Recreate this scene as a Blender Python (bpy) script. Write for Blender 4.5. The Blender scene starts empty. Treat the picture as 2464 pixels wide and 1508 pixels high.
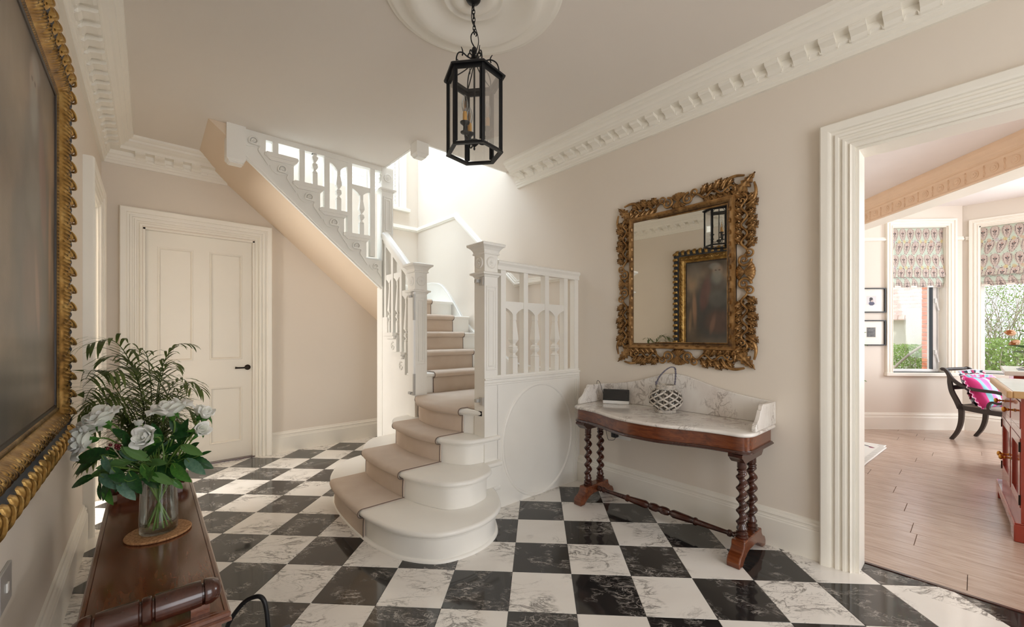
import bpy, bmesh, math, random
import numpy as np
from mathutils import Vector, Matrix, Euler
R = math.radians; PI = math.pi
rnd = random.Random(7)
MROT = 1.7   # the mirror glass hangs slightly turned
sc = bpy.context.scene
COL = sc.collection

# ------------------------------------------------------------------ camera, world, lights, exposure
AZ = R(41.565)                       # view direction, measured from the +Y axis (along the side walls) towards +X
cd = bpy.data.cameras.new('camera'); cam = bpy.data.objects.new('camera', cd); COL.objects.link(cam)
cam.location = (0, 0, 1.24); cam.rotation_euler = (R(90), 0, -AZ)
cd.sensor_width = 36; cd.lens = 36 * 989 / 2464
cd.shift_x = -0.0016; cd.shift_y = 0.0201; cd.clip_start = 0.02; cd.clip_end = 200
sc.camera = cam

sc.view_settings.view_transform = 'Standard'; sc.view_settings.look = 'None'
sc.view_settings.gamma = 1.0; sc.view_settings.exposure = 0.44; sc.view_settings.use_curve_mapping = False
sc.cycles.use_denoising = True
sc.cycles.max_bounces = 10; sc.cycles.diffuse_bounces = 6; sc.cycles.glossy_bounces = 4
sc.cycles.transmission_bounces = 8; sc.cycles.transparent_max_bounces = 16
sc.cycles.caustics_reflective = False; sc.cycles.caustics_refractive = False
sc.cycles.sample_clamp_indirect = 6.0

w = bpy.data.worlds.new('sky'); sc.world = w; w.use_nodes = True
wn = w.node_tree.nodes; wl = w.node_tree.links
bg = wn['Background']
tc = wn.new('ShaderNodeTexCoord'); sx = wn.new('ShaderNodeSeparateXYZ'); rp = wn.new('ShaderNodeValToRGB')
wl.new(tc.outputs['Generated'], sx.inputs[0]); wl.new(sx.outputs['Z'], rp.inputs[0]); wl.new(rp.outputs[0], bg.inputs[0])
rp.color_ramp.elements[0].position = 0.45; rp.color_ramp.elements[0].color = (0.80, 0.84, 0.9, 1)
rp.color_ramp.elements[1].position = 1.0; rp.color_ramp.elements[1].color = (0.72, 0.82, 1.0, 1)
bg.inputs[1].default_value = 1.5

def area(name, loc, aim, sx_, sy_, power, col=(1, 1, 1)):
    l = bpy.data.lights.new(name, 'AREA'); l.shape = 'RECTANGLE'; l.size = sx_; l.size_y = sy_
    l.energy = power; l.color = col
    o = bpy.data.objects.new(name, l); COL.objects.link(o); o.location = loc
    d = Vector(aim) - Vector(loc); o.rotation_euler = d.to_track_quat('-Z', 'Y').to_euler()
    return o
# daylight through the glazed front door behind the camera, the tall stair window (its upper half, above the
# landing), the bay windows right of the frame and the side room, plus two added stairwell fill lamps
area('front_door_daylight', (0.95, -2.05, 1.35), (1.2, 2, 1.2), 1.7, 2.0, 32, (0.96, 0.98, 1.0))
area('stair_window_daylight', (2.05, 4.98, 4.25), (2.1, 3.2, 1.6), 1.1, 1.3, 6, (0.7, 0.85, 1.0))
area('stairwell_fill', (0.75, 4.95, 4.15), (2.6, 3.0, 1.2), 1.6, 1.6, 64, (0.68, 0.84, 1.0))  # added lamp with no window behind it, lightens the lower stairwell walls
area('stairwell_top_fill', (2.2, 4.1, 7.2), (2.2, 3.9, 0), 1.3, 1.3, 170, (0.70, 0.85, 1.0))  # added unseen lamp above the well, brightens the stairwell from the top
area('bay_daylight', (7.5, -1.9, 1.7), (2.6, 0.0, 1.0), 1.6, 1.8, 90, (0.88, 0.94, 1.0))
area('dining_daylight', (4.6, -3.3, 1.6), (4.6, 0.5, 1.2), 2.2, 1.8, 40, (0.90, 0.95, 1.0))
area('side_room_daylight', (-2.2, 4.0, 1.8), (-0.3, 4.0, 1.2), 1.4, 1.4, 115, (1.0, 0.98, 0.95))
su = bpy.data.lights.new('sun', 'SUN'); su.energy = 1.6; su.angle = R(6); su.color = (1, .97, .9)
so_l = bpy.data.objects.new('sun', su); COL.objects.link(so_l); so_l.rotation_euler = Vector((.55, .35, -.75)).to_track_quat('-Z', 'Y').to_euler()

# ------------------------------------------------------------------ helpers
def lin(c):
    return tuple((x/255/12.92 if x/255 <= 0.04045 else ((x/255+0.055)/1.055)**2.4) for x in c)
def C8(*c): return lin(c) + (1.0,)

class G:
    """collects geometry"""
    def __init__(s): s.v = []; s.f = []
    def add(s, vs, fs):
        n = len(s.v); s.v += [tuple(p) for p in vs]; s.f += [tuple(i+n for i in f) for f in fs]; return s
    def box(s, x0, x1, y0, y1, z0, z1):
        return s.add([(x0,y0,z0),(x1,y0,z0),(x1,y1,z0),(x0,y1,z0),(x0,y0,z1),(x1,y0,z1),(x1,y1,z1),(x0,y1,z1)],
                     [(0,3,2,1),(4,5,6,7),(0,1,5,4),(1,2,6,5),(2,3,7,6),(3,0,4,7)])
    def obox(s, c, ax, ay, az):
        c, ax, ay, az = map(Vector, (c, ax, ay, az))
        vs = [c+sx*ax+sy*ay+sz*az for sz in (-1,1) for sx, sy in ((-1,-1),(1,-1),(1,1),(-1,1))]
        return s.add(vs, [(0,3,2,1),(4,5,6,7),(0,1,5,4),(1,2,6,5),(2,3,7,6),(3,0,4,7)])
    def bar(s, a, b, w, h, up=(0,0,1)):
        a, b = Vector(a), Vector(b); d = (b-a); L = d.length; d.normalize()
        u = Vector(up); sd = d.cross(u).normalized(); u = sd.cross(d)
        return s.obox((a+b)/2, d*L/2, sd*w/2, u*h/2)
    def prism(s, pts, off):
        """pts: 3D polygon, off: extrusion vector"""
        n = len(pts); off = Vector(off)
        vs = [Vector(p) for p in pts] + [Vector(p)+off for p in pts]
        fs = [tuple(range(n))[::-1], tuple(range(n, 2*n))] + [(i, (i+1) % n, n+(i+1) % n, n+i) for i in range(n)]
        return s.add(vs, fs)
    def rings(s, rs, cap0=True, cap1=True, closed=True):
        n = len(rs[0]); vs = [p for r in rs for p in r]; fs = []
        for i in range(len(rs)-1):
            for j in range(n if closed else n-1):
                a = i*n+j; b = i*n+(j+1) % n
                fs.append((a, b, b+n, a+n))
        if cap0 and closed: fs.append(tuple(range(n))[::-1])
        if cap1 and closed: fs.append(tuple(range((len(rs)-1)*n, len(rs)*n)))
        return s.add(vs, fs)
    def lathe(s, prof, seg=16, c=(0,0,0), ax=(0,0,1), cap=True):
        c = Vector(c); ax = Vector(ax).normalized()
        u = ax.orthogonal().normalized(); w_ = ax.cross(u)
        if abs(ax.z) > 0.99: u = Vector((1,0,0)); w_ = Vector((0,1,0))*(1 if ax.z > 0 else -1)
        rs = [[c+ax*z+(u*math.cos(2*PI*k/seg)+w_*math.sin(2*PI*k/seg))*r for k in range(seg)] for r, z in prof]
        return s.rings(rs, cap, cap)
    def tube(s, pts, r, seg=8, cap=True):
        pts = [Vector(p) for p in pts]; n = len(pts)
        rr = r if hasattr(r, '__len__') else [r]*n
        T = []
        for i in range(n):
            t = (pts[min(i+1, n-1)]-pts[max(i-1, 0)])
            T.append(t.normalized() if t.length > 1e-9 else (T[-1] if T else Vector((0,0,1))))
        u = T[0].orthogonal().normalized(); rs = []
        for i in range(n):
            u = (u - T[i]*u.dot(T[i]))
            u = u.normalized() if u.length > 1e-6 else T[i].orthogonal().normalized()
            v = T[i].cross(u)
            rs.append([pts[i]+(u*math.cos(2*PI*k/seg)+v*math.sin(2*PI*k/seg))*rr[i] for k in range(seg)])
        return s.rings(rs, cap, cap)
    def sqloft(s, prof, c=(0,0,0), hy=None):
        """square-section turned piece: prof list of (z, half width)"""
        rs = [[(c[0]-h, c[1]-h, c[2]+z), (c[0]+h, c[1]-h, c[2]+z), (c[0]+h, c[1]+h, c[2]+z), (c[0]-h, c[1]+h, c[2]+z)] for z, h in prof]
        return s.rings(rs)
    def mould(s, path, prof, N, closed=False, flip=1):
        """sweep prof [(lateral, along N)] along path with mitres; lateral = flip * N x T"""
        P = [Vector(p) for p in path]; N = Vector(N).normalized(); n = len(P)
        seg = []
        for i in range(n if closed else n-1):
            t = (P[(i+1) % n]-P[i]).normalized(); seg.append((N.cross(t))*flip)
        rs = []
        for i in range(n):
            if closed: a, b = seg[i-1], seg[i]
            else: a, b = seg[max(i-1, 0)], seg[min(i, n-2)]
            m = (a+b)/(1+a.dot(b))
            rs.append([P[i]+m*p[0]+N*p[1] for p in prof])
        if closed: rs.append(rs[0])
        return s.rings(rs, not closed, not closed)
    def sheet(s, P, nu, nv):
        """P: list of nu*nv points"""
        return s.add(P, [(i*nv+j, (i+1)*nv+j, (i+1)*nv+j+1, i*nv+j+1) for i in range(nu-1) for j in range(nv-1)])
    def xf(s, M):
        s.v = [tuple(M @ Vector(p)) for p in s.v]; return s
    def merge(s, o): return s.add(o.v, o.f)

def mesh(name, g, m, smooth=30, fix=True):
    me = bpy.data.meshes.new(name); me.from_pydata(g.v, [], g.f)
    if fix and len(g.f) < 60000:
        bm = bmesh.new(); bm.from_mesh(me)
        bmesh.ops.recalc_face_normals(bm, faces=bm.faces); bm.to_mesh(me); bm.free()
    if m is not None: me.materials.append(m)
    if smooth:
        me.shade_smooth(); me.set_sharp_from_angle(angle=R(smooth))
    me.update()
    return me

def ob(name, g, m, parent=None, loc=(0,0,0), smooth=30, bevel=0, seg=2, fix=True, **tags):
    """one mesh object; g in world space, loc = origin to subtract (parent: the parent's own origin is subtracted)"""
    o0 = Vector(parent['_o']) if parent is not None and '_o' in parent else Vector((0,0,0))
    L = Vector(loc)
    if o0.length or L.length:
        T = Matrix.Translation(-(o0+L)); g.xf(T)
    me = g if isinstance(g, bpy.types.Mesh) else mesh(name, g, m, smooth, fix)
    o = bpy.data.objects.new(name, me); COL.objects.link(o); o.location = L
    if parent is not None: o.parent = parent
    if bevel:
        b = o.modifiers.new('bevel', 'BEVEL'); b.width = bevel; b.segments = seg; b.limit_method = 'ANGLE'; b.angle_limit = R(40)
        b.harden_normals = False
    for k, v in tags.items(): o[k] = v
    o['_o'] = tuple(o0+L)
    return o

def thing(name, label, cat, loc=(0,0,0), rotz=0, group=None, kind=None):
    o = bpy.data.objects.new(name, None); COL.objects.link(o); o.location = loc; o.rotation_euler = (0,0,rotz)
    o.empty_display_size = 0.1
    o['label'] = label; o['category'] = cat
    if group: o['group'] = group
    if kind: o['kind'] = kind
    if rotz == 0: o['_o'] = tuple(loc)
    return o
def tag(o, label, cat, group=None, kind=None):
    o['label'] = label; o['category'] = cat
    if group: o['group'] = group
    if kind: o['kind'] = kind
    return o
def struct(name, g, m, label=None, cat=None, **k):
    o = ob(name, g, m, **k); o['kind'] = 'structure'
    if label: o['label'] = label
    if cat: o['category'] = cat
    return o
def dupmesh(src, parent, loc=(0,0,0), rot=(0,0,0), scale=(1,1,1), name=None):
    o = src.copy(); COL.objects.link(o); o.parent = parent; o.location = loc; o.rotation_euler = rot; o.scale = scale
    return o
def place(o, parent, M):
    """parent o with local matrix M"""
    o.parent = parent; o.matrix_basis = M; return o
def copy_tree(o, parent=None):
    c = o.copy(); COL.objects.link(c); c.parent = parent
    for ch in [x for x in o.children]: copy_tree(ch, c)
    return c
def frame(origin, ex, ey, ez):
    ex, ey, ez = Vector(ex), Vector(ey), Vector(ez)
    M = Matrix.Identity(4)
    for i, e in enumerate((ex, ey, ez)):
        for j in range(3): M[j][i] = e[j]
    for j in range(3): M[j][3] = Vector(origin)[j]
    return M
def crom(pts, n=8, closed=False):
    """Catmull-Rom through pts"""
    P = [Vector(p) for p in pts]; N = len(P); out = []
    for i in range(N if closed else N-1):
        if closed: a, b, c, d = P[i-1], P[i], P[(i+1) % N], P[(i+2) % N]
        else: a, b, c, d = P[max(i-1,0)], P[i], P[i+1], P[min(i+2,N-1)]
        for k in range(n):
            t = k/n
            out.append(0.5*((2*b)+(-a+c)*t+(2*a-5*b+4*c-d)*t*t+(-a+3*b-3*c+d)*t*t*t))
    if not closed: out.append(P[-1])
    return out
# ------------------------------------------------------------------ materials
class NM:
    def __init__(s, name):
        s.m = bpy.data.materials.new(name); s.m.use_nodes = True
        s.n = s.m.node_tree.nodes; s.l = s.m.node_tree.links; s.b = s.n['Principled BSDF']
    def node(s, t, **k):
        x = s.n.new('ShaderNode'+t)
        for a, v in k.items(): setattr(x, a, v)
        return x
    def set(s, **k):
        for a, v in k.items(): s.b.inputs[a.replace('_', ' ')].default_value = v
        return s
    def co(s, kind='Object', scale=(1,1,1), rand=0, rot=(0,0,0)):
        t = s.node('TexCoord'); mp = s.node('Mapping'); mp.inputs['Scale'].default_value = scale; mp.inputs['Rotation'].default_value = rot
        src = t.outputs[kind]
        if rand:
            oi = s.node('ObjectInfo'); cx = s.node('CombineXYZ')
            for i, f in enumerate((1, 3.7, 7.3)):
                mm = s.node('Math', operation='MULTIPLY'); mm.inputs[1].default_value = rand*f
                s.l.new(oi.outputs['Random'], mm.inputs[0]); s.l.new(mm.outputs[0], cx.inputs[i])
            va = s.node('VectorMath', operation='ADD'); s.l.new(src, va.inputs[0]); s.l.new(cx.outputs[0], va.inputs[1]); src = va.outputs[0]
        s.l.new(src, mp.inputs['Vector']); return mp.outputs[0]
    def noise(s, vec, scale, detail=3, rough=.5, dist=0):
        n = s.node('TexNoise'); n.inputs['Scale'].default_value = scale; n.inputs['Detail'].default_value = detail
        n.inputs['Roughness'].default_value = rough; n.inputs['Distortion'].default_value = dist
        s.l.new(vec, n.inputs['Vector']); return n.outputs['Fac']
    def ramp(s, fac, stops):
        r = s.node('ValToRGB'); e = r.color_ramp.elements
        while len(e) < len(stops): e.new(0.5)
        for x, (p, c) in zip(e, stops): x.position = p; x.color = c
        s.l.new(fac, r.inputs[0]); return r.outputs[0]
    def mix(s, fac, a, b, bt='MIX'):
        x = s.node('Mix', data_type='RGBA', blend_type=bt)
        for i, v in ((0, fac), (6, a), (7, b)):
            if hasattr(v, 'links'): s.l.new(v, x.inputs[i])
            else: x.inputs[i].default_value = v
        return x.outputs[2]
    def math(s, op, a, b=0.0):
        x = s.node('Math', operation=op)
        for i, v in ((0, a), (1, b)):
            if hasattr(v, 'links'): s.l.new(v, x.inputs[i])
            else: x.inputs[i].default_value = v
        return x.outputs[0]
    def bump(s, h, strength=.2, dist=.01):
        b = s.node('Bump'); b.inputs['Strength'].default_value = strength; b.inputs['Distance'].default_value = dist
        s.l.new(h, b.inputs['Height']); s.l.new(b.outputs[0], s.b.inputs['Normal'])
    def color(s, c): s.l.new(c, s.b.inputs['Base Color'])
    def rough(s, c): s.l.new(c, s.b.inputs['Roughness'])

def plain(name, c, rough=.5, metal=0, var=.06, scale=8, bump=0, bscale=60, coat=0, spec=.5):
    s = NM(name); v = s.co(); n = s.noise(v, scale, 3)
    c = c if len(c) == 4 else C8(*c)
    k = lambda f: tuple(min(1, x*f) for x in c[:3])+(1,)
    s.color(s.ramp(n, [(.3, k(1-var)), (.7, k(1+var))]))
    s.set(Roughness=rough, Metallic=metal, Coat_Weight=coat, Specular_IOR_Level=spec)
    if bump: s.bump(s.noise(v, bscale, 2), bump, .004)
    return s.m

M = {}
M['wall'] = plain('wall_paint', (226, 216, 203), .7, var=.012, scale=1.5, bump=.05, bscale=90)
M['ceil'] = plain('ceiling_paint', (226, 218, 208), .8, var=.012, scale=1.5, bump=.04, bscale=80)
M['trim'] = plain('trim_paint', (238, 233, 222), .38, var=.015, scale=3, bump=.03, bscale=40)
M['stairpaint'] = plain('stair_paint', (241, 238, 231), .32, var=.02, scale=4, bump=.04, bscale=30)
M['soffit'] = plain('soffit_warm_cream', (228, 208, 184), .7, var=.012, scale=1.5)  # even tone, warmer than the wall colour
M['dwall'] = plain('dining_wall_paint', (224, 215, 203), .7, var=.012, scale=1.5)
M['peach'] = plain('uplit_plaster', (234, 206, 178), .6, var=.03, scale=6)  # warm uplight on the beam put into the base colour
M['grout'] = plain('grout', (70, 66, 62), .8)
M['black_metal'] = plain('black_iron', (26, 26, 28), .42, metal=.4, var=.15, scale=30, bump=.1)
M['dark_bronze'] = plain('dark_bronze', (48, 40, 34), .4, metal=.7)
M['steel'] = plain('brushed_steel', (186, 184, 180), .35, metal=.35)
M['brass'] = plain('brass', (196, 142, 66), .28, metal=1.0, var=.12, scale=20)
M['bulb_brass'] = plain('amber_candle_tube', (200, 150, 80), .35, var=.1)
M['plastic_w'] = plain('white_plastic', (232, 230, 226), .35, var=.01)
M['plastic_b'] = plain('black_plastic', (22, 22, 24), .3, var=.02)
M['screen'] = plain('dark_glass_screen', (14, 14, 16), .04, var=.2, scale=3)
M['red'] = plain('red_brown_paint', (148, 50, 32), .17, var=.08, scale=5, coat=.5)
M['pinkgrey'] = M['red']
M['counter'] = plain('pale_stone_counter', (222, 214, 204), .18, var=.05, scale=6)
M['oakedge'] = plain('oak_counter_edge', (198, 160, 112), .35, var=.1, scale=12)
M['ebony'] = plain('dark_painted_chair_wood', (52, 44, 40), .35, var=.12, scale=16)
M['upvc'] = plain('white_window_frame', (240, 240, 238), .3, var=.008)
M['stem'] = plain('green_stem', (96, 128, 52), .45, var=.15, scale=30)
M['pot'] = plain('terracotta_pot', (150, 92, 66), .7, var=.1)
M['soil'] = plain('potting_soil', (48, 36, 28), .95, var=.3, scale=60)
M['berry'] = plain('dark_red_berry', (96, 22, 28), .35, var=.2)
M['paper'] = plain('off_white_paper', (232, 228, 218), .7, var=.01)
M['shade'] = plain('peach_lampshade', (232, 170, 118), .6, var=.05)

def wood(name, dark, mid, light, rough=.22, axis=(1, 12, 12), coat=.4, rand=0, scale=3, sp=.5, mixd=.35):
    s = NM(name); v = s.co(scale=axis, rand=rand)
    n1 = s.noise(v, scale, 5, .6, 1.2); n2 = s.noise(v, scale*6, 3, .6, .3)
    c = s.ramp(n1, [(.25, C8(*dark)), (.5, C8(*mid)), (.75, C8(*light))])
    c = s.mix(s.math('MULTIPLY', n2, mixd), c, C8(*dark)); s.color(c)
    s.set(Roughness=rough, Coat_Weight=coat, Coat_Roughness=.12, Specular_IOR_Level=sp)
    s.bump(n2, .06, .002)
    return s.m
M['mahog'] = wood('mahogany', (68, 32, 16), (112, 56, 28), (142, 78, 40), axis=(12, 2, 12))
M['mahogdark'] = wood('dark_mahogany', (48, 24, 18), (68, 34, 24), (88, 46, 30), rough=.24, axis=(5, 5, 5), scale=1.5)
M['bench'] = wood('bench_mahogany', (92, 52, 34), (104, 60, 39), (122, 74, 48), mixd=.2, rough=.15, axis=(14, 2, 14), coat=.5)
M['oak'] = wood('oak_floor', (150, 126, 110), (188, 166, 150), (210, 190, 174), rough=.27, axis=(10, .9, 10), coat=.1, rand=9, scale=4)

def marble(name, base, vein, soft, cover, sc_=2.2, rough=.08, rand=11, spec=.5, angle=.6, fleck=False):
    s = NM(name); v = s.co(scale=(1, 1, 1), rand=rand, rot=(0, 0, angle))
    mp = s.node('Mapping'); mp.inputs['Scale'].default_value = (1, 2.2, 1); s.l.new(v, mp.inputs[0]); v2 = mp.outputs[0]
    a = s.noise(v2, sc_*1.6, 6, .58, .9)
    d = s.math('ABSOLUTE', s.math('SUBTRACT', a, .5))
    line = s.ramp(d, [(0, (1, 1, 1, 1)), (.012, (.55, .55, .55, 1)), (.035, (0, 0, 0, 1))])
    a2 = s.noise(v2, sc_*3.3, 5, .6, 1.4)
    d2 = s.math('ABSOLUTE', s.math('SUBTRACT', a2, .52))
    line2 = s.ramp(d2, [(0, (.8, .8, .8, 1)), (.008, (.3, .3, .3, 1)), (.02, (0, 0, 0, 1))])
    gate = s.ramp(s.noise(v, sc_*1.1, 2), [(cover, (0, 0, 0, 1)), (min(1, cover+.12), (1, 1, 1, 1))])
    f1 = s.math('MULTIPLY', line, gate); f2 = s.math('MULTIPLY', line2, gate)
    cloud = s.ramp(s.noise(v2, sc_*.9, 3), [(.35, C8(*base)), (.75, C8(*soft))])
    c = s.mix(f2, cloud, C8(*vein)); c = s.mix(f1, c, C8(*vein)); s.color(c)
    s.set(Roughness=rough, Specular_IOR_Level=spec, Coat_Weight=.15, Coat_Roughness=.03)
    return s.m
M['tile_w'] = marble('white_marble_tile', (238, 234, 228), (122, 116, 110), (230, 225, 218), .46, 2.9, .09)
M['tile_b'] = marble('black_marble_tile', (44, 42, 41), (168, 162, 156), (34, 33, 33), .49, 6.5, .07, rand=17, angle=.9)
M['washmarble'] = marble('grey_veined_marble', (236, 232, 226), (168, 158, 150), (214, 204, 196), .42, 3.4, .12, rand=3)

s = NM('carpet'); v = s.co(); n = s.noise(v, 420, 2, .7); n2 = s.noise(v, 7, 3)
s.color(s.mix(s.math('MULTIPLY', n, .5), s.ramp(n2, [(.3, C8(226, 206, 186)), (.7, C8(236, 219, 201))]), C8(198, 174, 152)))
s.set(Roughness=.95, Sheen_Weight=.3); s.bump(n, .7, .006); M['carpet'] = s.m
M['binding'] = plain('carpet_binding', (112, 96, 86), .9)

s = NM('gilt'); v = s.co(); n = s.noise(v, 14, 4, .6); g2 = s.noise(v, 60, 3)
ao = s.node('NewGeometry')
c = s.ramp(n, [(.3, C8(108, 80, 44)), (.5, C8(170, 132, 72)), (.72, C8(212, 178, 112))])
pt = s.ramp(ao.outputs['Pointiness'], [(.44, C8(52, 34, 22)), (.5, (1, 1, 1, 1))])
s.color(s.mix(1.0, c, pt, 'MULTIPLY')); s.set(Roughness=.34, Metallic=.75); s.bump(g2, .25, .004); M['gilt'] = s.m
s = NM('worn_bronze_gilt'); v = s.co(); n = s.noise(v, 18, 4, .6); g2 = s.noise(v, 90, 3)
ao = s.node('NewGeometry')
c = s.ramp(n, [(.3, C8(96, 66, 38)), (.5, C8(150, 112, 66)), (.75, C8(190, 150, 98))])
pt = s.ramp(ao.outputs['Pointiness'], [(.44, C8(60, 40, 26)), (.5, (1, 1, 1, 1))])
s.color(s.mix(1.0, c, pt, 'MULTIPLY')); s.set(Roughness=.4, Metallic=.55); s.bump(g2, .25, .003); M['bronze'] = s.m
M['darkblue'] = plain('dark_blue_frame_paint', (44, 50, 60), .5, var=.3, scale=20)
M['rosew'] = plain('dark_frame_rebate', (30, 18, 12), .4)

s = NM('mirror_glass'); s.set(Base_Color=(.86, .85, .80, 1), Metallic=1.0, Roughness=.015); M['mirror'] = s.m

def glassy(name, tint=(1, 1, 1, 1), gl=.1, rough=.02, fk=.6):
    s = NM(name); n, l = s.n, s.l
    tr = s.node('BsdfTransparent'); tr.inputs[0].default_value = tint
    g = s.node('BsdfGlossy'); g.inputs['Roughness'].default_value = rough
    fr = s.node('Fresnel'); fr.inputs[0].default_value = 1.45
    f = s.math('ADD', s.math('MULTIPLY', fr.outputs[0], fk), gl*.2)
    mx = s.node('MixShader'); l.new(f, mx.inputs[0]); l.new(tr.outputs[0], mx.inputs[1]); l.new(g.outputs[0], mx.inputs[2])
    l.new(mx.outputs[0], n['Material Output'].inputs[0]); return s.m
M['pane'] = glassy('window_glass', (.97, .98, .98, 1), .01, fk=.06)
M['lglass'] = glassy('lantern_glass', (.95, .96, .96, 1), .15)
M['vglass'] = glassy('vase_glass', (.985, .995, .985, 1), .05)
s = NM('water'); s.set(Base_Color=(.95, 1, .95, 1), Roughness=.0, Transmission_Weight=1.0, IOR=1.2); M['water'] = glassy('vase_water', (.96, .98, .94, 1), .0)

def leafmat(name, a, b, under, rough=.4, trans=.25):
    s = NM(name); v = s.co(rand=5); n = s.noise(v, 9, 3)
    geo = s.node('NewGeometry')
    c = s.ramp(n, [(.3, C8(*a)), (.7, C8(*b))])
    s.color(s.mix(geo.outputs['Backfacing'], c, C8(*under)))
    s.set(Roughness=rough, Specular_IOR_Level=.4)
    tb = s.node('BsdfTranslucent'); tb.inputs[0].default_value = C8(*b)
    mx = s.node('MixShader'); mx.inputs[0].default_value = trans
    s.l.new(s.b.outputs[0], mx.inputs[1]); s.l.new(tb.outputs[0], mx.inputs[2]); s.l.new(mx.outputs[0], s.n['Material Output'].inputs[0])
    return s.m
M['leaf'] = leafmat('rose_leaf', (22, 58, 30), (44, 92, 40), (80, 112, 74))
M['leaf2'] = leafmat('bright_rose_leaf', (48, 98, 38), (80, 130, 50), (100, 138, 78))
M['eucal'] = leafmat('blue_green_leaf', (70, 110, 92), (108, 142, 118), (120, 150, 130))
M['palm'] = leafmat('palm_leaf', (58, 74, 38), (104, 120, 58), (112, 126, 70))
M['petal'] = leafmat('white_petal', (250, 250, 246), (254, 254, 250), (248, 249, 240), .5, .22)
M['petalp'] = leafmat('peach_petal', (236, 190, 150), (246, 212, 176), (236, 196, 158), .5, .3)
M['hedge'] = leafmat('hedge_leaf', (110, 140, 66), (168, 186, 110), (140, 160, 90), .6, .3)
M['twig'] = plain('pale_twig', (168, 156, 136), .8, var=.2)

s = NM('cork'); v = s.co(); n = s.noise(v, 120, 4, .7)
s.color(s.ramp(n, [(.3, C8(120, 80, 50)), (.5, C8(176, 130, 88)), (.7, C8(200, 158, 112))])); s.set(Roughness=.85); s.bump(n, .3, .003); M['cork'] = s.m
M['wicker'] = plain('grey_white_wicker', (190, 182, 172), .8, var=.35, scale=40, bump=.3, bscale=120)
M['wickerdark'] = plain('dark_wicker_stakes', (92, 82, 74), .85, var=.4, scale=60)
M['rope'] = plain('grey_rope', (104, 100, 112), .9, var=.5, scale=140)

def vcol(name, rough=.6, sheen=0, emi=0):
    s = NM(name); a = s.node('VertexColor', layer_name='Col'); s.color(a.outputs['Color'])
    s.set(Roughness=rough)
    return s
M['vc'] = vcol('printed_fabric', .85).m
s = vcol('oil_canvas', .42); v = s.co(); s.bump(s.noise(v, 160, 3), .12, .002); s.set(Coat_Weight=.3, Coat_Roughness=.22); M['canvas'] = s.m
M['photo'] = vcol('photo_print', .3).m
s = NM('brick'); v = s.co(rand=7); n = s.noise(v, 12, 3); s.color(s.ramp(n, [(.3, C8(190, 112, 82)), (.7, C8(222, 150, 116))])); s.set(Roughness=.85); M['brick'] = s.m
M['rooftile'] = plain('clay_roof_tile', (206, 176, 162), .85, var=.2, scale=7)
M['lawn'] = plain('lawn', (168, 176, 140), .9, var=.3, scale=4)
M['render'] = plain('pale_render', (226, 218, 204), .85, var=.03)

def colmesh(name, P, nu, nv, cols, m, parent=None, smooth=40, double=0, **k):
    """grid sheet with per-vertex sRGB colours (nu*nv,3) 0..1"""
    g = G().sheet(P, nu, nv)
    o = ob(name, g, m, parent=parent, smooth=smooth, fix=False, **k)
    ca = o.data.color_attributes.new('Col', 'BYTE_COLOR', 'POINT')
    c = np.clip(np.asarray(cols, float).reshape(-1, 3), 0, 1)
    c = np.where(c <= .04045, c/12.92, ((c+.055)/1.055)**2.4)
    buf = np.ones((len(c), 4), np.float32); buf[:, :3] = c
    ca.data.foreach_set('color', buf.ravel())
    return o
# ------------------------------------------------------------------ room shell
XL, XR, YB, ZC = -0.30, 2.75, 4.86, 2.90     # left wall, right wall, back wall, ceiling
YF = -2.2                                     # front wall (behind the camera)
WY = 5.08                                     # stairwell back wall
DT = 0.15                                     # wall thickness

# floor slab + marble tiles laid diagonally
fl = struct('floor', G().box(XL-1.6, XR+DT+.005, YF-.1, WY+.1, -.06, -.0125), M['grout'],
            'black and white marble chequerboard floor of the entrance hall', 'floor')
TS = .3048; e1 = Vector((.70711, -.70711)); e2 = Vector((-.70711, -.70711)); T0 = Vector((2.281, 2.040))
def clip(poly, x0, x1, y0, y1):
    for ax, lim, sg in ((0, x0, 1), (0, x1, -1), (1, y0, 1), (1, y1, -1)):
        out = []
        for i in range(len(poly)):
            a, b = poly[i-1], poly[i]
            da, db = sg*(a[ax]-lim), sg*(b[ax]-lim)
            if (da >= 0) != (db >= 0):
                t = da/(da-db); out.append((a[0]+t*(b[0]-a[0]), a[1]+t*(b[1]-a[1])))
            if db >= 0: out.append(b)
        poly = out
        if not poly: return []
    return poly
def tilegeo(poly, c):
    """poly in world xy, c centre; thin tile with eased edge"""
    cx = sum(p[0] for p in poly)/len(poly); cy = sum(p[1] for p in poly)/len(poly)
    def ring(k, z):
        o = []
        for x, y in poly:
            dx, dy = cx-x, cy-y; L = math.hypot(dx, dy) or 1
            o.append((x+dx/L*k-c[0], y+dy/L*k-c[1], z))
        return o
    return G().rings([ring(0, -.012), ring(0, -.0008), ring(.0012, 0)])
full = {}
regs = [(XL, XR, YF, YB), (XR, XR+DT, -1.0, .42), (XL-1.2, XL, 3.72, 4.35)]
gap = .0012
nt = 0
far = {}
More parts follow.
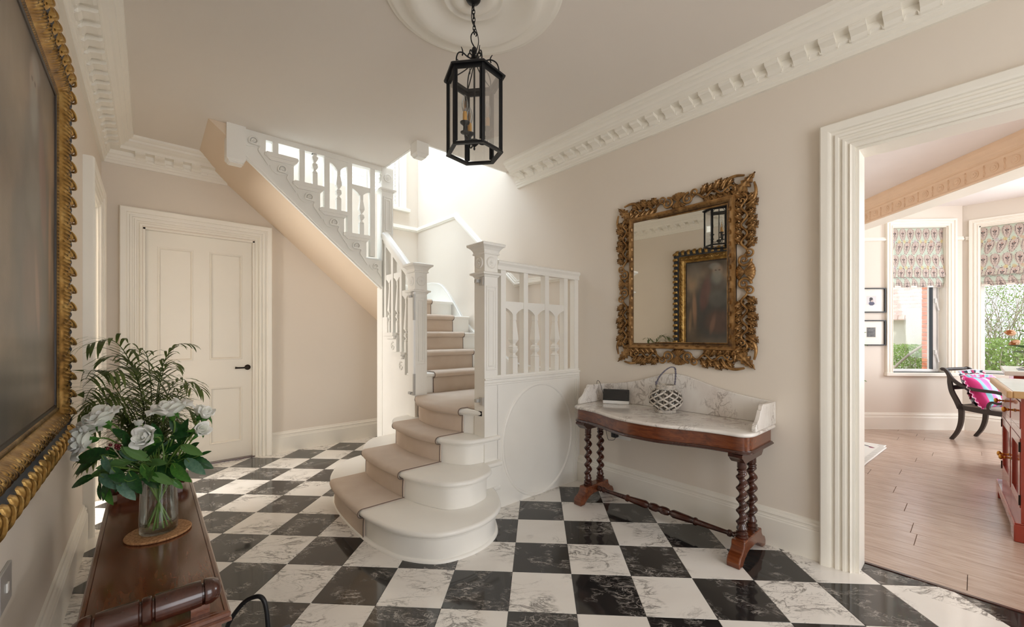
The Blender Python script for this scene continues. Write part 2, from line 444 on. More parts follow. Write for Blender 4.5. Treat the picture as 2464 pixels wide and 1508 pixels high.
for i in range(-24, 14):
    for j in range(-16, 22):
        c = T0 + e1*TS*(i+.5) + e2*TS*(j+.5)
        hs = TS/2-gap/2
        q = [tuple(c+e1*a*hs+e2*b*hs) for a, b in ((-1, -1), (1, -1), (1, 1), (-1, 1))]
        white = (i+j) % 2 == 0
        for ri, rg in enumerate(regs):
            p = clip(q, *rg)
            p = [p[k] for k in range(len(p)) if math.hypot(p[k][0]-p[k-1][0], p[k][1]-p[k-1][1]) > .002] if p else p
            if len(p) < 3: continue
            ar = abs(sum(p[k-1][0]*p[k][1]-p[k][0]*p[k-1][1] for k in range(len(p))))/2
            if ar < .0003: continue
            if c.y < -.6 or ri == 2:                       # behind the camera: joined
                far.setdefault(white, G()).merge(tilegeo(p, (0, 0))); continue
            key = white if ar > hs*hs*4*.999 else None
            if key is None or key not in full:
                me = mesh('tile', tilegeo(p, c), M['tile_w' if white else 'tile_b'], 0)
                if key is not None: full[key] = me
            else: me = full[key]
            o = bpy.data.objects.new('tile', me); COL.objects.link(o); o.parent = fl; o.location = (c.x, c.y, 0); nt += 1
for white, g in far.items():
    ob('tiles_by_the_front_door', g, M['tile_w' if white else 'tile_b'], parent=fl, smooth=0, kind='stuff')
struct('baseboard_threshold', G().box(XR+DT, XR+DT+.018, -1.0, .42, -.01, .004), M['mahogdark'], 'dark strip where the marble meets the oak floor', 'threshold')

# walls (openings left out)
def wallx(x0, x1, y0, y1, ops, z1=2.95, z0=0):
    g = G(); y = y0
    for a, b, za, zb in sorted(ops):
        if a > y: g.box(x0, x1, y, a, z0, z1)
        if za > z0: g.box(x0, x1, a, b, z0, za)
        if zb < z1: g.box(x0, x1, a, b, zb, z1)
        y = b
    g.box(x0, x1, y, y1, z0, z1); return g
def wally(y0, y1, x0, x1, ops, z1=2.95, z0=0):
    g = wallx(y0, y1, x0, x1, ops, z1, z0)
    g.v = [(p[1], p[0], p[2]) for p in g.v]; return g
ZU = 5.6
wr = wallx(XR, XR+DT, YF, WY+.12, [(-1.0, .42, 0, 2.21)])
wr.box(XR, XR+DT, 2.9, WY+.12, 2.95, ZU)
struct('wall_right', wr, M['wall'], 'cream painted wall with the mirror, running on up the stairwell', 'wall', smooth=0)
struct('wall_left', wallx(XL-.16, XL, YF, YB+.3, [(3.72, 4.35, 0, 2.18)]), M['wall'], 'cream painted wall behind the gilt framed painting', 'wall', smooth=0)
struct('wall_back', wally(YB, YB+.1, XL, 2.25, [(-.04, .80, 0, 2.18)]), M['wall'], 'cream painted wall with the panelled door, below the stairs', 'wall', smooth=0)
struct('wall_light_stop', G().box(-.4, 1.2, YB+.30, YB+.36, 0, 2.9), M['wall'], 'unseen wall added behind the closed panelled door to stop light leaks', 'wall', smooth=0)  # unseen, added to stop light leaking round the door leaf
struct('wall_front', wally(YF-.12, YF, XL, XR, [(.0, 1.9, 0, 2.4)]), M['wall'], 'wall behind the camera with the front door', 'wall', smooth=0)
# wall under the winders
struct('wall_under_stairs', G().box(2.22, 2.27, 4.03, YB, 0, 1.5), M['wall'], 'short cream wall closing the space below the winders', 'wall', smooth=0)
# stairwell back wall with the tall window
struct('wall_stairwell', wally(WY, WY+.12, -.9, XR, [(1.62, 2.48, 2.91, 4.7)], z1=ZU, z0=1.4), M['wall'], 'white stairwell wall holding the shuttered window', 'wall', smooth=0)
struct('wall_landing', wallx(-1.0, -.9, 3.2, WY, [], z1=ZU, z0=3.1), M['wall'], 'upper landing wall left of the stair opening', 'wall', smooth=0)
struct('wall_upstairs', wally(1.6, 1.7, -1.0, XR, [], z1=ZU, z0=3.12), M['wall'], 'upstairs wall in front of the landing', 'wall', smooth=0)
struct('ceiling_upstairs', G().box(-1.0, 1.6, 1.6, WY+.1, ZU, ZU+.1).box(2.8, XR+.1, 1.6, WY+.1, ZU, ZU+.1).box(1.6, 2.8, 1.6, 3.5, ZU, ZU+.1).box(1.6, 2.8, 4.7, WY+.1, ZU, ZU+.1), M['ceil'], 'upstairs ceiling around an opening left for the added stairwell light', 'ceiling', smooth=0)

# ceiling with the stair opening
SX0, SY0 = 1.75, 3.20    # corner of the opening over the lower flights
cg = G()
for a in ((XL, XR, YF, SY0), (XL, SX0, SY0, 3.98), (XL, .46, 3.98, YB+.3)): cg.box(a[0], a[1], a[2], a[3], ZC, ZC+.22)
struct('ceiling', cg, M['ceil'], 'plain plaster ceiling of the hall', 'ceiling', smooth=0)

# cornice: profile (out from the wall, down from the ceiling)
CP = [(0, 0), (0, .215), (.02, .215), (.022, .195), (.028, .19), (.030, .172), (.036, .168), (.04, .150), (.05, .14), (.056, .118), (.058, .112),
      (.120, .108), (.124, .085), (.130, .080), (.146, .072), (.156, .058), (.172, .05), (.176, .034), (.188, .030), (.2, .018), (.204, 0)]
def cornice(name, path, label, flip):
    g = G().mould(path, CP, (0, 0, -1), flip=flip)
    return struct(name, g, M['trim'], label, 'cornice', smooth=25)
c1 = cornice('trim_1', [(XR, YF, ZC), (XR, 3.03, ZC)], 'white plaster modillion cornice above the mirror wall', -1)
c2 = cornice('trim_2', [(XL, YF, ZC), (XL, YB, ZC), (.57, YB, ZC)], 'white plaster cornice above the painting and the panelled door', 1)
def block():
    g = G()
    pr = [(.030, .165), (.030, .108), (.118, .108), (.118, .122), (.106, .130), (.085, .132), (.062, .140), (.048, .158)]
    g.prism([(a, -.033, -b) for a, b in pr], (0, .066, 0))
    return g
bm_ = mesh('modillion', block(), M['trim'], 20)
def arch():
    # scalloped piece between two blocks
    g = G(); pts = [(-.03, 0), (-.03, -.05)]
    for k in range(9):
        a = PI - PI*k/8; pts.append((.024*math.cos(a), -.05+.030*math.sin(a)))
    pts += [(.03, -.05), (.03, 0)]
    g.prism([(.026, y, -.108+z) for y, z in pts], (.026, 0, 0)); return g
ar_ = mesh('scallop', arch(), M['trim'], 20)
def blocks(par, p0, p1, inward, step=.1265):
    p0, p1 = Vector(p0), Vector(p1); L = (p1-p0).length; d = (p1-p0).normalized(); n = int(L/step)
    inw = Vector(inward)
    rotz = math.atan2(inw.y, inw.x)
    for k in range(n):
        for me, off in ((bm_, .5), (ar_, 1.0)):
            o = bpy.data.objects.new(me.name, me); COL.objects.link(o); o.parent = par
            o.location = p0 + d*step*(k+off); o.rotation_euler = (0, 0, rotz)
blocks(c1, (XR, 2.99, ZC), (XR, -.9, ZC), (-1, 0, 0))
blocks(c2, (XL, 4.66, ZC), (XL, .2, ZC), (1, 0, 0))
blocks(c2, (-.12, YB, ZC), (.50, YB, ZC), (0, -1, 0))

# skirting
BP = [(0, 0), (.024, 0), (.024, .155), (.020, .162), (.0205, .168), (.016, .172), (.016, .182), (.020, .188), (.016, .196), (.010, .200), (.008, .212), (0, .216)]
def skirt(name, path, label, flip=1):
    return struct(name, G().mould(path, BP, (0, 0, 1), flip=flip), M['trim'], label, 'skirting board', smooth=25)
skirt('baseboard_right', [(XR, .565, 0), (XR, 2.26, 0)], 'tall white skirting board behind the console table', 1)
skirt('baseboard_back', [(.945, YB, 0), (2.22, YB, 0)], 'white skirting board below the stairs', -1)
skirt('baseboard_corner', [(XL, 4.50, 0), (XL, YB, 0), (-.195, YB, 0)], 'short white skirting board in the far left corner', -1)
skirt('baseboard_left', [(XL, -2.0, 0), (XL, 3.57, 0)], 'white skirting board behind the wooden bench', -1)

# door casings: profile (across from the opening edge outward, proud of the wall)
KP = [(0, 0), (0, .016), (.012, .020), (.018, .030), (.022, .020), (.034, .024), (.038, .034), (.048, .036), (.052, .026), (.062, .028), (.066, .038),
      (.078, .041), (.082, .030), (.096, .033), (.100, .044), (.112, .050), (.138, .052), (.145, .044), (.145, 0)]
def casing(name, path, N, label, flip=1, parent=None, prof=KP):
    g = G().mould(path, prof, N, flip=flip)
    if parent is not None: return ob('casing', g, M['trim'], parent=parent, smooth=25)
    return struct(name, g, M['trim'], label, 'door frame', smooth=25)

# door to the dining room (open doorway in the right wall)
casing('trim_3', [(XR, -1.0, 0), (XR, -1.0, 2.21), (XR, .42, 2.21), (XR, .42, 0)], (-1, 0, 0), 'moulded white casing of the wide dining room doorway', -1)
struct('trim_4', G().box(XR, XR+DT, .405, .4195, 0, 2.195).box(XR, XR+DT, -.9995, -.985, 0, 2.195).box(XR, XR+DT, -1.0, .42, 2.195, 2.2095), M['trim'], 'white lining of the dining room doorway', 'door lining')
casing('trim_5', [(XR+DT, -1.0, 0), (XR+DT, -1.0, 2.21), (XR+DT, .42, 2.21), (XR+DT, .42, 0)], (1, 0, 0), 'casing on the dining room side of the doorway', 1)

# back door: door_1
d1 = thing('door_1', 'closed cream four panel door with a black lever handle', 'door', (-.04, YB, 0), kind='structure')
casing('', [(-.045, YB, 0), (-.045, YB, 2.19), (.805, YB, 2.19), (.805, YB, 0)], (0, -1, 0), '', 1, parent=d1)
ob('jamb', G().box(-.04, -.025, YB, YB+.10, 0, 2.18).box(.785, .80, YB, YB+.10, 0, 2.18).box(-.04, .80, YB, YB+.10, 2.165, 2.18), M['trim'], parent=d1)
dy = YB+.045
# leaf: stiles and rails around recessed panels
lf = G()
px = [(.055, .31), (.435, .70)]; pz = [(.17, .72), (.99, 2.03)]
lf.box(-.024, .055, dy, dy+.04, .008, 2.164).box(.31, .435, dy, dy+.04, .008, 2.164).box(.70, .784, dy, dy+.04, .008, 2.164)
for a, b in px: lf.box(a, b, dy, dy+.04, .008, .17).box(a, b, dy, dy+.04, .72, .99).box(a, b, dy, dy+.04, 2.03, 2.164)
leaf = ob('door_leaf', lf, M['trim'], parent=d1, smooth=0)
for a, b in px:
    for c, d in pz:
        ob('panel', G().box(a-.004, b+.004, dy+.014, dy+.03, c-.004, d+.004), M['trim'], parent=leaf, smooth=0)
        ob('bead', G().mould([(a, dy, c), (a, dy, d), (b, dy, d), (b, dy, c)], [(0, 0), (.002, .005), (.009, .006), (.016, 0), (.02, -.013), (.0, -.013)], (0, -1, 0), closed=True, flip=-1), M['trim'], parent=leaf, smooth=25)
hd = ob('handle', G().lathe([(.0, .0), (.026, .0), (.027, .006), (.020, .011), (.010, .014), (.009, .045), (.0, .047)], 20, (.745, dy, .905), (0, -1, 0))
        .tube([(.745, dy-.040, .905), (.70, dy-.046, .904), (.66, dy-.046, .905), (.635, dy-.044, .907)], [.009, .008, .0085, .011], 10), M['dark_bronze'], parent=leaf)
ob('threshold', G().box(-.04, .80, YB-.012, YB+.10, 0, .010), M['mahogdark'], parent=d1)

# doorway in the left wall to the side room
d2 = thing('door_2', 'open doorway with white casing at the far end of the left wall', 'doorway', (XL, 3.72, 0), kind='structure')
casing('', [(XL, 3.72, 0), (XL, 3.72, 2.18), (XL, 4.35, 2.18), (XL, 4.35, 0)], (1, 0, 0), '', 1, parent=d2)
ob('jamb', G().box(XL-.16, XL, 3.72, 3.735, 0, 2.165).box(XL-.16, XL, 4.335, 4.35, 0, 2.165).box(XL-.16, XL, 3.72, 4.35, 2.165, 2.18), M['trim'], parent=d2)
struct('wall_side_room', wallx(-2.6, -2.5, 2.6, 5.4, []).box(-2.5, XL-.16, 5.3, 5.4, 0, 2.95).box(-2.5, XL-.16, 2.6, 2.7, 0, 2.95), M['wall'], 'bright walls of the side room seen through the left doorway', 'wall', smooth=0)
struct('ceiling_side_room', G().box(-2.6, XL-.16, 2.6, 5.4, 2.92, 3.0), M['ceil'], 'ceiling of the side room', 'ceiling', smooth=0)

# front door behind the camera: a glazed frame
d3 = thing('door_3', 'glazed front door behind the camera', 'door', (.95, YF, 0), kind='structure')
ob('door_frame', G().box(.0, .12, YF-.1, YF, 0, 2.4).box(1.78, 1.9, YF-.1, YF, 0, 2.4).box(.12, 1.78, YF-.1, YF, 2.28, 2.4).box(.12, 1.78, YF-.1, YF, 0, .35).box(.9, 1.0, YF-.1, YF, .35, 2.28), M['trim'], parent=d3)

# ceiling rose (lathe, hanging from the ceiling)
rz = ZC
rp_ = [(.002, .002), (.06, .03), (.085, .034), (.10, .030), (.112, .018), (.128, .016), (.138, .024), (.15, .022), (.162, .012), (.20, .010), (.235, .020), (.27, .038), (.30, .046),
       (.322, .040), (.335, .024), (.35, .014), (.372, .012), (.40, .018), (.412, .016), (.418, .009), (.428, .009), (.436, .006), (.440, .0)]
g = G().lathe([(r_, -z_) for r_, z_ in rp_], 96, (1.185, 1.63, rz), (0, 0, 1), cap=False)
tag(ob('ceiling_rose', g, M['trim'], smooth=50, loc=(1.185, 1.63, rz)), 'round white plaster ceiling rose with moulded rings above the lantern', 'ceiling rose')

# dado rail on the stairwell wall and socket on the right wall
DP = [(0, -.035), (.012, -.035), (.014, -.022), (.022, -.018), (.022, -.006), (.030, .002), (.030, .016), (.018, .022), (.018, .030), (0, .035)]
def rail(path, N, flip=1):
    return G().mould(path, [(b, a) for a, b in DP], N, flip=flip)
struct('trim_6', rail([(XR, 2.33, 1.745), (XR, 3.06, 1.745), (XR, 4.14, 2.655), (XR, WY, 2.655)], (-1, 0, 0)).merge(
    rail([(XR, WY, 2.655), (-.8, WY, 2.655)], (0, -1, 0), 1)), M['trim'], 'white moulded dado rail climbing the stairwell wall', 'dado rail', smooth=25)
# ------------------------------------------------------------------ staircase
SP = M['stairpaint']
Z = [0, .175, .35, .525, .70, .89, 1.075, 1.255, 1.44, 1.625, 1.815, 2.002, 2.19, 2.378, 2.565, 2.753, 2.94]
st = thing('staircase', 'white painted staircase with curved bottom steps, newel posts and balustrades', 'staircase', (1.73, 2.8, 0))
XS, YN, YFAR, YC = 1.73, 2.26, 3.26, 3.92      # string plane, near panel plane, far newel, upper string plane

S1 = [(1.80, 2.235), (1.745, 2.12), (1.64, 1.97), (1.50, 1.885), (1.33, 1.862), (1.15, 1.915), (1.02, 2.085), (.965, 2.28), (.945, 2.50), (.95, 2.8), (.975, 3.05), (1.04, 3.28), (1.20, 3.52), (1.44, 3.63), (1.73, 3.66)]
S2 = [(1.74, 2.215), (1.68, 2.11), (1.58, 2.06), (1.456, 2.045), (1.325, 2.11), (1.245, 2.28), (1.205, 2.46), (1.19, 2.75), (1.20, 3.02), (1.275, 3.25), (1.42, 3.44), (1.56, 3.48), (1.73, 3.49)]
S3 = [(1.735, 2.235), (1.62, 2.255), (1.545, 2.325), (1.475, 2.486), (1.43, 2.72), (1.44, 2.97), (1.49, 3.18), (1.58, 3.33), (1.73, 3.37)]
S4 = [(1.735, 2.30), (1.70, 2.40), (1.655, 2.50), (1.61, 2.66), (1.60, 2.85), (1.635, 3.03), (1.72, 3.20)]
def smoothline(pts): return [Vector((p.x, p.y, 0)) for p in crom([(x, y, 0) for x, y in pts], 8)]
L1, L2, L3, L4 = map(smoothline, (S1, S2, S3, S4))
def offset_in(line, d):
    """offset a left-hand outline inwards (towards +X side of the front)"""
    out = []
    for i, p in enumerate(line):
        t = (line[min(i+1, len(line)-1)]-line[max(i-1, 0)]).normalized()
        n = Vector((t.y, -t.x, 0))            # line runs near -> far round the front; inside is on the right
        out.append(p+n*d)
    return out
def back(line):                                # close the outline behind
    return [Vector((1.86, line[-1].y, 0)), Vector((1.86, line[0].y, 0))]
def tread(line, z, th=.034):
    rs = []
    for k in range(7):
        a = -PI/2 + PI*k/6
        q = offset_in(line, .017*(1-math.cos(a)))
        zz = z-th/2+th/2*math.sin(a)
        rs.append([Vector((p.x, p.y, zz)) for p in q + back(q)])
    return G().rings(rs)
def riser(line, z0, z1, ins=.035):
    q = offset_in(line, ins)
    rs = [[Vector((p.x, p.y, z)) for p in q+back(q)] for z in (z0, z1)]
    g = G().rings(rs)
    return g
def scotia(line, z):
    q = offset_in(line, .036)
    return G().mould([p+Vector((0, 0, z)) for p in q], [(0, 0), (.016, 0), (.016, -.006), (.010, -.010), (.008, -.018), (0, -.02)], (0, 0, 1), flip=1)
for k, L in ((1, L1), (2, L2), (3, L3), (4, L4)):
    z = Z[k]
    t = ob('tread', tread(L, z), SP, parent=st, smooth=40)
    ob('riser', riser(L, Z[k-1]+(.001 if k > 1 else 0), z-.033), SP, parent=st, smooth=40)
    ob('nosing_bead', scotia(L, z-.034), SP, parent=st, smooth=40)
q = offset_in(L1, .035)
ob('base_bead', G().mould(q, [(0, 0), (.016, 0), (.014, .008), (.008, .014), (0, .016)], (0, 0, 1), flip=1), SP, parent=st, smooth=40)
# quarter landing (step 4) inside the newels
ob('landing', G().box(1.735, XR-.002, YN+.03, 3.62, Z[4]-.034, Z[4]), SP, parent=st, smooth=0)
# flight B: steps 5-8 straight, rising towards the back
nb = {5: 3.26, 6: 3.44, 7: 3.61, 8: 3.81}
def sstep(k, y0, y1, x0, x1):
    g = G().box(x0, x1, y0, y1, Z[k]-.034, Z[k])
    ob('tread', g, SP, parent=st, smooth=30, bevel=.012, seg=3)
    ob('riser', G().box(x0, x1, y0+.03, y0+.045, Z[k-1], Z[k]-.034), SP, parent=st, smooth=0)
for k in (5, 6, 7): sstep(k, nb[k], nb[k+1]+.045, XS+.02, XR-.03)
def pstep(k, poly, fr):
    """winder: poly outline with first edge = nosing; fr: direction of travel"""
    ob('tread', G().prism([(x, y, Z[k]-.034) for x, y in poly], (0, 0, .034)), SP, parent=st, smooth=30, bevel=.012, seg=3)
    a, b = Vector((*poly[0], 0)), Vector((*poly[1], 0)); f = Vector((*fr, 0)).normalized()*.03
    t = f*.5
    ob('riser', G().prism([a+f+Vector((0, 0, Z[k-1])), b+f+Vector((0, 0, Z[k-1])), b+f+t+Vector((0, 0, Z[k-1])), a+f+t+Vector((0, 0, Z[k-1]))], (0, 0, Z[k]-.034-Z[k-1])), SP, parent=st, smooth=0)
pstep(8, [(1.76, 3.81), (XR-.03, 3.81), (XR-.03, 4.21), (1.84, 4.0)], (0, 1))
pstep(9, [(1.80, 3.96), (XR-.03, 4.16), (XR-.03, 4.95), (1.84, 4.05)], (-.2, 1))
pstep(10, [(1.82, 3.98), (XR-.03, 4.88), (XR-.03, WY-.01), (2.2, WY-.01), (1.80, 4.05)], (-.7, .7))
# flight C: rising to the left along the stairwell wall
nc = {11: 1.817, 12: 1.606, 13: 1.395, 14: 1.184, 15: .968, 16: .757}
for k in range(11, 17):
    x1 = nc[k]; x0 = nc.get(k+1, .56)-.045
    if k == 11: 
        ob('tread', G().prism([(1.817, 4.0, Z[11]-.034), (2.25, WY-.01, Z[11]-.034), (1.55, WY-.01, Z[11]-.034), (1.55, 4.0, Z[11]-.034)], (0, 0, .034)), SP, parent=st, smooth=30, bevel=.01)
        ob('riser', G().prism([(1.80, 4.0, Z[10]), (2.22, WY-.01, Z[10]), (2.2, WY-.01, Z[10]), (1.785, 4.0, Z[10])], (0, 0, .15)), SP, parent=st, smooth=0)
    else:
        ob('tread', G().box(x0, x1, YC-.02, WY-.01, Z[k]-.034, Z[k]), SP, parent=st, smooth=30, bevel=.014, seg=3)
        ob('riser', G().box(x1-.045, x1-.03, YC+.01, WY-.01, Z[k-1], Z[k]-.034), SP, parent=st, smooth=0)
# cut string of flight C with returned nosings and brackets
def zb(x): return 2.682-.858*(x-.594)
poly = [(.575, ZC-.045), (.575, zb(.575)), (1.735, zb(1.735)), (1.735, Z[11]-.034)]
for k in range(12, 17):
    poly += [(nc[k]-.035, Z[k-1]-.034), (nc[k]-.035, Z[k]-.034)]
poly = [p for p in poly if p[1] <= ZC-.04] + [(nc[16]-.035, ZC-.045)]
ob('string', G().prism([(x, YC, z) for x, z in poly], (0, .035, 0)), SP, parent=st, smooth=0)
ob('string_moulding', G().mould([(.575, YC, zb(.575)), (1.735, YC, zb(1.735))], [(-.0, 0), (-.0, .012), (.012, .016), (.018, .008), (.028, .012), (.034, .0)], (0, -1, 0), flip=-1), SP, parent=st, smooth=25)
for k in range(12, 17):                        # end nosing + cove under each tread on the string face
    if Z[k] > 2.9: continue
    x0, x1 = nc.get(k+1, .7)-.03, nc[k]
    ob('return_nosing', G().prism([(x1-.017*(1-math.cos(a)), YC-.03, Z[k]-.017+.017*math.sin(a)) for a in [(-PI/2+PI*i/6) for i in range(7)]]+[(x0, YC-.03, Z[k]), (x0, YC-.03, Z[k]-.034)], (0, .03, 0))
       .prism([(x1-.012, YC-.018, Z[k]-.034), (x1-.012, YC-.018, Z[k]-.04), (x1-.022, YC-.018, Z[k]-.048), (x1-.03, YC-.018, Z[k]-.06), (x0+.03, YC-.018, Z[k]-.06), (x0, YC-.018, Z[k]-.034)][::-1], (0, .018, 0)), SP, parent=st, smooth=30)
def scroll(sx=1.0):
    """carved scroll bracket in x,z (face towards -Y): spiral head and flowing tail"""
    g = G(); pts = []
    for i in range(34):
        a = R(-70)+i/33*R(640); r = .007+.033*(i/33)
        pts.append((r*math.cos(a), -.009, r*math.sin(a)))
    ex = pts[-1]
    tail = crom([ex, (.043, -.006, -.030), (.036, -.006, -.070), (.062, -.006, -.108), (.090, -.006, -.150), (.110, -.004, -.178)], 6)[1:]
    pts += [tuple(p) for p in tail]
    rr = [.004+.004*min(1, i/20) for i in range(34)] + [.009-.006*i/len(tail) for i in range(len(tail))]
    g.tube(pts, rr, 8)
    g.lathe([(.0, .0), (.012, .0), (.012, .006), (.007, .010), (0, .011)], 12, (0, .0, 0), (0, -1, 0))
    # lower lip running back to the previous scroll
    g.tube(crom([(-.105, -.005, .012), (-.085, -.005, -.028), (-.05, -.005, -.050), (-.02, -.005, -.048), (.012, -.005, -.040)], 6), .0045, 6)
    return g
sm = None
for x, z in ((.640, 2.815), (.850, 2.638), (1.062, 2.449), (1.273, 2.264), (1.479, 2.079), (1.665, 1.905)):
    if sm is None: sm = mesh('scroll_bracket', scroll(), SP, 50)
    o = bpy.data.objects.new('scroll_bracket', sm); COL.objects.link(o); o.parent = st
    o.location = Vector((x, YC-.001, z))-Vector(st['_o']); o.scale = (.92, 1, .95) if x < 1.6 else (.6, 1, .7)
# plastered soffit under flight C, running into the ceiling
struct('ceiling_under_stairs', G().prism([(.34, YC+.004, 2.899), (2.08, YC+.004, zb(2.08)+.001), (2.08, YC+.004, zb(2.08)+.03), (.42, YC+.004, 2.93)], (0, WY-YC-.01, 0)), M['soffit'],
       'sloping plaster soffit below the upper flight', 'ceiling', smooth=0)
# string of flight B (faces the hall) down to the floor
pb = [(3.31, 0), (3.919, 0), (3.919, Z[8]-.034), (nb[8]+.004, Z[8]-.034), (nb[8]+.004, Z[7]-.02), (nb[7]+.004, Z[7]-.02), (nb[7]+.004, Z[6]-.02), (nb[6]+.004, Z[6]-.02), (nb[6]+.004, Z[5]-.02), (3.31, Z[5]-.02)]
ob('string', G().prism([(XS+.004, y, z) for y, z in pb], (.03, 0, 0)), SP, parent=st, smooth=0)
for k in (6, 7):
    y0, y1 = nb[k], nb[k+1]+.02
    ob('return_nosing', G().prism([(XS-.035, y0+.017*(1-math.cos(a)), Z[k]-.017+.017*math.sin(a)) for a in [(-PI/2+PI*i/6) for i in range(7)]]+[(XS-.035, y1, Z[k]), (XS-.035, y1, Z[k]-.034)], (.035, 0, 0))
       .prism([(XS-.02, y0+.012, Z[k]-.034), (XS-.02, y0+.014, Z[k]-.05), (XS-.02, y0+.03, Z[k]-.06), (XS-.02, y1-.02, Z[k]-.06), (XS-.02, y1, Z[k]-.034)], (.02, 0, 0)), SP, parent=st, smooth=30)
    g = G().tube([(0, .028*math.sin(a), .036*math.cos(a)) for a in [R(-40)+i/20*R(300) for i in range(21)]], .006, 8)
    g.lathe([(0, 0), (.010, 0), (.008, .007), (0, .009)], 10, (0, 0, 0), (-1, 0, 0)).xf(Matrix.Translation((XS-.002, y0+.075, Z[k]-.125)))
    ob('scroll_bracket', g, SP, parent=st, smooth=50)

# newel posts
def rosette(c, ax, r=.042):
    return G().lathe([(r, 0), (r, .003), (r*.88, .008), (r*.74, .005), (r*.66, .003), (r*.5, .004), (r*.42, .009), (r*.28, .008), (r*.2, .005), (r*.16, .010), (0, .013)], 28, c, ax)
def pframe(g, c, ex, ez, N, w_, h):
    """raised rectangular moulding frame"""
    c, ex, ez, N = map(Vector, (c, ex, ez, N))
    pts = [c-ex*w_/2-ez*h/2, c-ex*w_/2+ez*h/2, c+ex*w_/2+ez*h/2, c+ex*w_/2-ez*h/2]
    g.mould(pts, [(0, 0), (.0, .004), (.003, .006), (.008, .006), (.011, .001), (.016, -.002)], N, closed=True, flip=1)
def newel(x0, y0, z0, ztop, s_=.117, cap=True, flange=1.66, panel=(1.0, 1.565), ros=1.74, upper=True):
    x1, y1 = x0+s_, y0+s_; cx, cy = x0+s_/2, y0+s_/2
    g = G().sqloft([(z0, s_/2), (ztop, s_/2)], (cx, cy, 0))
    post = ob('newel_post', g, SP, parent=st, smooth=0)
    h = s_/2
    ob('collar', G().sqloft([(flange-.022, h), (flange-.016, h+.006), (flange-.008, h+.010), (flange-.004, h+.024), (flange+.008, h+.027), (flange+.012, h+.016), (flange+.018, h)], (cx, cy, 0)), SP, parent=post, smooth=0)
    for c, ax in (((cx, y0, ros), (0, -1, 0)), ((x0, cy, ros), (-1, 0, 0))):
        ob('rosette', rosette(c, ax), SP, parent=post, smooth=50)
    for c, ex, N in (((cx, y0, sum(panel)/2), (1, 0, 0), (0, -1, 0)),):
        g = G(); pframe(g, c, ex, (0, 0, 1), N, .070, panel[1]-panel[0]); pframe(g, c, ex, (0, 0, 1), N, .034, panel[1]-panel[0]-.05)
        ob('panel_moulding', g, SP, parent=post, smooth=25)
    if cap:
        t = ztop
        ob('cap', G().sqloft([(t-.012, h), (t-.010, h+.010), (t-.002, h+.012), (t+.004, h+.006), (t+.018, h+.010), (t+.034, h+.022), (t+.044, h+.034), (t+.046, h+.040), (t+.062, h+.042), (t+.066, h+.036), (t+.088, .006)], (cx, cy, 0)), SP, parent=post, smooth=0)
    return post
newel(1.735, YN, .0, 1.808)
newel(1.712, 3.212, Z[4]-.2, 1.785, flange=1.61, panel=(.99, 1.55), ros=1.70)
tn = newel(1.73, YC, 0, ZC, cap=False, flange=2.68, panel=(2.26, 2.60), ros=2.80)
# drop newels hanging from the landing
def drop(cx, cy, s_, zbot, nm='drop_newel'):
    h = s_/2
    ob(nm, G().sqloft([(zbot, h-.022), (zbot+.006, h-.022), (zbot+.006, h-.014), (zbot+.012, h-.014), (zbot+.03, h), (ZC+.1, h)], (cx, cy, 0)), SP, parent=st, smooth=0)
drop(1.77, 3.235, .115, 2.775)
drop(.517, 3.955, .128, 2.60)
# landing fascia, seen as the ceiling edge over the flight
ob('fascia', G().box(.46, 1.735, YC+.005, YC+.06, ZC-.045, ZC+.22), SP, parent=st, smooth=0)
ob('fascia', G().box(SX0-.0, SX0+.02, SY0, YC, ZC-.002, ZC+.22).box(SX0, XR, SY0-.0, SY0+.02, ZC-.002, ZC+.22), SP, parent=st, smooth=0)

# balusters
def spindle(cx, cy, z0, z1, k=1.0, h=.020):
    """flat-sided turned baluster"""
    b = z0
    pr = [(b, h), (b+.112*k, h), (b+.116*k, h-.003), (b+.122*k, h+.001), (b+.128*k, h-.003), (b+.140*k, h-.011), (b+.150*k, h-.011), (b+.160*k, h-.003), (b+.172*k, h+.002), (b+.184*k, h+.003),
          (b+.190*k, h-.003), (b+.196*k, h+.001), (b+.202*k, h-.002), (b+.210*k, h-.011), (b+.222*k, h-.010), (b+.236*k, h-.002), (b+.250*k, h+.004), (b+.262*k, h+.004), (z1-.045, h-.008), (z1-.04, h-.006), (z1, h-.006)]
    return G().sqloft(pr, (cx, cy, 0))
def arch_rail(x0, x1, y0, y1, ztop, zside, zmid, along='x', half=.018, step=0.0):
    """cross rail whose underside drops in two ogee brackets to the spindle head"""
    m = (x0+x1)/2
    pts = [(x0, ztop), (x1, ztop+step), (x1, zside+step)]
    for t in (.12, .3, .5, .68, .85): pts.append((x1+(m+half-x1)*t, zside+step*(1-t*.5)-(zside-zmid)*(t**1.6)*.9))
    pts += [(m+half+.004, zmid+.006+step*.5), (m+half, zmid+step*.5), (m-half, zmid+step*.5), (m-half-.004, zmid+.006+step*.5)]
    for t in (.85, .68, .5, .3, .12): pts.append((x0+(m-half-x0)*t, zside-(zside-zmid)*(t**1.6)*.9+step*t*.5))
    pts.append((x0, zside))
    if along == 'x': return G().prism([(a, y0, b) for a, b in pts], (0, y1-y0, 0))
    return G().prism([(y0, a, b) for a, b in pts], (y1-y0, 0, 0))
